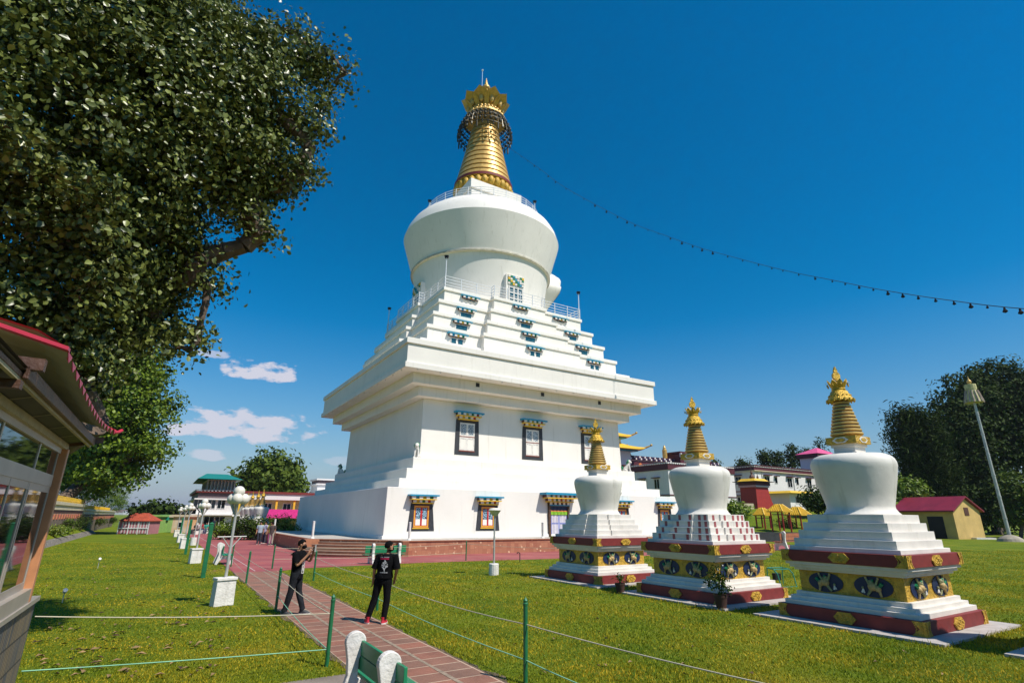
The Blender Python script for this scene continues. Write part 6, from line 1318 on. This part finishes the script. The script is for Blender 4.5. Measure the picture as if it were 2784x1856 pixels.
for i in range(46):
    t_=i/45; z=1.30-.22*t_; sp_=.07*math.sin(PI*min(1,t_*1.15)); 
    for q in range(2): mark(rd.uniform(-sp_,sp_)+.01,z,rd.uniform(.006,.018),rd.uniform(.008,.022),0)
for i in range(9): mark(-.08+.02*i,1.05,.012,.022 if i%2 else .014,0)
obj('shirt_print',mb,[mat('white_print',(.6,.6,.6),.8),mat('crimson_print',(.55,.015,.08),.8)],ob)
# the people around the terrace (far, small)
def cloth(n,c): return mat(n,c,.85,var=.1)
CR=[(zx,zy,rz,sc,tc,lb,seat) for zx,zy,rz,sc,tc,lb,seat in [
 (1160,990,200,(.35,.42,.48),(.03,.035,.05),'person in a pale blue T-shirt and dark trousers facing the terrace wall',0),
 (1330,1000,10,(.07,.05,.045),(.38,.33,.26),'person in beige trousers and dark top leaning at the terrace wall',0),
 (1235,975,150,(.42,.38,.5),(.05,.05,.08),'person in a lilac shirt right of the pale blue T-shirt',0),
 (1150,870,180,(.5,.38,.05),(.05,.05,.06),'person in a yellow top beside a lilac one by the terrace corner',1),
 (1020,850,170,(.02,.06,.035),(.35,.25,.18),'person in dark green sitting at the far left of the terrace wall',1),
 (1430,880,190,(.5,.5,.05),(.5,.08,.25),'person in a yellow top and pink skirt close to the terrace wall',1),
 (515,800,180,(.015,.025,.06),(.02,.025,.05),'man in navy shirt standing before the shrubs of the left building',0),
 (350,835,160,(.45,.02,.04),(.05,.08,.15),'person in a red top sitting among the lamps at the far left',1),
 (405,840,200,(.03,.3,.22),(.04,.06,.12),'person in a turquoise top sitting right of the red one',1),
 (300,840,180,(.6,.5,.5),(.05,.05,.07),'person in white and dark clothes left of the red one',1),
 (255,850,150,(.09,.04,.03),(.03,.03,.04),'person in brown left end of the seated group',1)]]
for i,(zx,zy,rz,sc,tc,lb,seat) in enumerate(CR):
    p=G((480+zx*.1913)*INV,(1290+zy*.1913)*INV)
    if i in (3,4): p=UV(-18.3,-4-7*(i-3)); 
    if i==5: p=UV(-18.0,-.5)
    J=None; z0=0
    if seat: J=dict(hipL=(-.09,0,.50),kneeL=(-.11,.42,.50),ankL=(-.11,.44,.09),toeL=(-.11,.58,.03),hipR=(.09,0,.50),kneeR=(.11,.42,.50),ankR=(.11,.44,.09),toeR=(.11,.58,.03),pelvis=(0,0,.55),waist=(0,0,.70),chest=(0,0,.9),neck=(0,0,1.07),head=(0,.02,1.2),shL=(-.19,0,1.0),elL=(-.24,.1,.76),wrL=(-.14,.3,.62),shR=(.19,0,1.0),elR=(.24,.1,.76),wrR=(.14,.3,.62))
    if i in (3,4,5): J=None
    person(lb,p,R(rz),cloth(f'shirt_cloth{i}',sc),cloth(f'trouser_cloth{i}',tc),shw,J,hem=(.50 if J else .88),mask=False,lvl=1,sleeve=.7,group='people around the terrace')
    if J:
        b_=thing('stone_seat','low stone seat under the '+' '.join(lb.split()[:6]).replace('person','figure'),'seat',p,R(rz),'low seats by the left lawn'); mb=MB(); mb.box(-.3,.3,-.25,.2,0,.40); obj('block',mb,M['whitewash'],b_,bevel=.02)
# little distant stupas by the left building, flowering shrubs
src=[o for o in COL.objects if o.name=='small_stupa'][0]
for i,(px,Y,lb) in enumerate([((450+1345*.1913)*INV,60,'distant small white stupa, rightmost and largest of the four by the pink awning'),((450+1275*.1913)*INV,63.5,'distant small white stupa, second from the right near the pink awning'),((450+1195*.1913)*INV,67,'distant small white stupa, second from the left behind the big globe lamp'),((450+1130*.1913)*INV,70.5,'distant small white stupa, leftmost of the four behind the big globe lamp')]):
    p=at(px,1190,Y); d=thing('distant_stupa',lb,'stupa',(p.x,p.y,0),TH,'distant small stupas near the left building'); d.scale=(.80,)*3
    for ch in src.children:
        if ch.name.split('.')[0] in ('dome','spire','harmika','gold_block','steps','parasol','lower_steps','gold_dado','sun_and_moon','moulding'):
            c=ch.copy(); COL.objects.link(c); c.parent=d
for i,(zx,zy,r_,h,lm,lb) in enumerate([(640,830,1.1,1.5,'leafB','rounded bright shrub in front of the white left building'),(760,800,.9,1.3,'leafM','green shrub left of the big globe lamp pole'),(920,780,1.4,2.1,'leafD','dark leafy bush right of the big globe lamp pole'),(1060,760,1.5,2.2,'leafD','dark bush under the distant stupas'),(1200,780,1.5,2.0,'leafM','broad bush under the rightmost distant stupa'),(1340,790,1.3,2.0,'leafD','dark bush behind the people at the terrace'),(1530,780,1.1,2.3,'leafY','yellow green bush under the pink awning'),(1630,790,1.0,1.4,'leafB','bright bush between the awning and the stupa wall')]):
    p=G((480+zx*.1913)*INV,(1290+820*.1913)*INV); p=p*(54/p.y) ; p.z=0
    shrub('shrub',lb,p,r_,h,1100,.17,M[lm],'shrubs before the left building',60+i)
# ================================================================ grass blades and fallen leaves
def blades(n,seed,ymin,ymax,h0,h1,dens_pow=1.0):
    g=np.random.default_rng(seed); y=ymin*(ymax/ymin)**(g.random(n)**dens_pow); x=(g.random(n)*2-1)*y*1.12
    d=np.stack([x-SC.x,y-SC.y],1); u=d@np.array([T.x,T.y]); v=d@np.array([Nn.x,Nn.y])
    bad=((u>-22.78)&(u<-21.04)&(v>22))|((u>-22.8)&(v<21.9+.03*g.normal(size=n))&((v<20.95)|(u<-16)|(u>-9)))|((v<22.2)&(u>-22.8)&(u<-20.6))|((u<-22.7)&(v>39.25)&(v<43.1)&(u>-36))|(u<-31.9)
    near=g.random(n)
    for cx,cy in ((3.49,22.2),(6.09,17.85),(8.68,13.93),(11.35,9.95)):
        a=R(32.5); dx=x-cx; dy=y-cy; lx=dx*math.cos(a)+dy*math.sin(a); ly=-dx*math.sin(a)+dy*math.cos(a); bad|=(np.abs(lx)<1.97)&(np.abs(ly)<1.97)
    k=~bad; x,y=x[k],y[k]; n=len(x)
    tall=np.zeros(n)
    for cx,cy in ((3.49,22.2),(6.09,17.85),(8.68,13.93),(11.35,9.95)):
        a=R(32.5); dx=x-cx; dy=y-cy; lx=dx*math.cos(a)+dy*math.sin(a); ly=-dx*math.sin(a)+dy*math.cos(a); m_=np.maximum(np.abs(lx),np.abs(ly)); tall+=np.clip(1-(m_-1.98)/.3,0,1)*(m_<2.3)
    patch=.5+.5*np.sin(x*1.3+np.sin(y*.9)*2)*np.sin(y*1.1+x*.4)
    right=np.clip((x+8)/6,0,1)
    h=(h0+(h1-h0)*g.random(n))*(.7+.6*patch*right)*(1+1.8*tall*(g.random(n)<.4)); w=.004+.0006*y; a=g.random(n)*6.28; lean=g.normal(size=(n,2))*.45*h[:,None]
    V=np.zeros((n,3,3)); cx_,sx_=np.cos(a)*w,np.sin(a)*w
    V[:,0]=np.stack([x-cx_,y-sx_,0*x+.001],1); V[:,1]=np.stack([x+cx_,y+sx_,0*x+.001],1); V[:,2]=np.stack([x+lean[:,0],y+lean[:,1],h],1)
    me=bpy.data.meshes.new('grass'); me.vertices.add(3*n); me.vertices.foreach_set('co',V.reshape(-1).astype('f')); me.loops.add(3*n); me.loops.foreach_set('vertex_index',np.arange(3*n,dtype='i')); me.polygons.add(n); me.polygons.foreach_set('loop_start',np.arange(0,3*n,3,dtype='i')); me.update(); return me
def grass_mat():
    m=leaf_mat('grass_blade',(.09,.145,.006),(.39,.41,.02),.6,.35,.2); nt=m.node_tree;N=nt.nodes;L=nt.links
    tc=N.new('ShaderNodeTexCoord'); n=N.new('ShaderNodeTexNoise'); n.inputs['Scale'].default_value=.6; n.inputs['Detail'].default_value=6; L.new(tc.outputs['Object'],n.inputs[0])
    r=N.new('ShaderNodeValToRGB'); e=r.color_ramp.elements; e[0].position=.35;e[0].color=(.75,.85,.7,1); e[1].position=.70; e[1].color=(2.1,1.3,1.5,1); L.new(n.outputs[0],r.inputs[0])
    src=[x for x in N if x.type=='VALTORGB' and x!=r][0]; mx=N.new('ShaderNodeMix');mx.data_type='RGBA';mx.blend_type='MULTIPLY';mx.inputs['Factor'].default_value=1;L.new(src.outputs[0],mx.inputs['A']);L.new(r.outputs[0],mx.inputs['B'])
    for x in N:
        if x.type=='BSDF_PRINCIPLED': L.new(mx.outputs['Result'],x.inputs['Base Color'])
        if x.type=='BSDF_TRANSLUCENT': L.new(mx.outputs['Result'],x.inputs[0])
    return m
me=blades(420000,21,6.8,46,.014,.046); me.materials.append(grass_mat()); go=link('grass',me); go['kind']='stuff'
g=np.random.default_rng(77); mb=MB()
lv=0
for i in range(520):
    if i<300: px=g.uniform(75,560); py=g.uniform(1225,1560)
    else: px=g.uniform(560,2350); py=g.uniform(1310,1560)
    p=G(px,py); d=p-SC; u,v=d.dot(T),d.dot(Nn)
    if i>=300 and g.random()<.6: continue
    if u>-22.8 and u<-20.9 and g.random()<.8: continue
    if u<-31.8: continue
    s_=g.uniform(.03,.085)*(1.1 if i<300 else .8); a=g.uniform(0,6.28); tl=g.uniform(-.5,.5); z=.03 if v>22 else .02
    c,sn=math.cos(a)*s_,math.sin(a)*s_
    mb.add([(p.x-c,p.y-sn,z),(p.x+sn*.45,p.y-c*.45,z+.02+tl*s_*.4),(p.x+c,p.y+sn,z+.01),(p.x-sn*.45,p.y+c*.45,z+.03)],[(0,1,2),(0,2,3)],m=int(g.random()<.35))
fl_=obj('fallen_leaves',mb,[mat('dry_leaf',(.36,.22,.09),.7,var=.3,vscale=4),mat('brown_leaf',(.10,.05,.025),.8,var=.3,vscale=4)]); fl_['kind']='stuff'
# ================================================================ haze
hz_=MB(); hz_.box(-8990,8990,-290,8995,-8,60)
hzm=bpy.data.materials.new('haze'); hzm.use_nodes=True; nt=hzm.node_tree; nt.nodes.remove(nt.nodes['Principled BSDF'])
pv_=nt.nodes.new('ShaderNodeVolumePrincipled'); pv_.inputs['Color'].default_value=(.72,.78,.92,1); pv_.inputs['Density'].default_value=1.0e-4; pv_.inputs['Anisotropy'].default_value=.2
nt.links.new(pv_.outputs[0],nt.nodes['Material Output'].inputs['Volume'])
ho_=obj('haze',hz_,hzm); ho_['kind']='stuff'
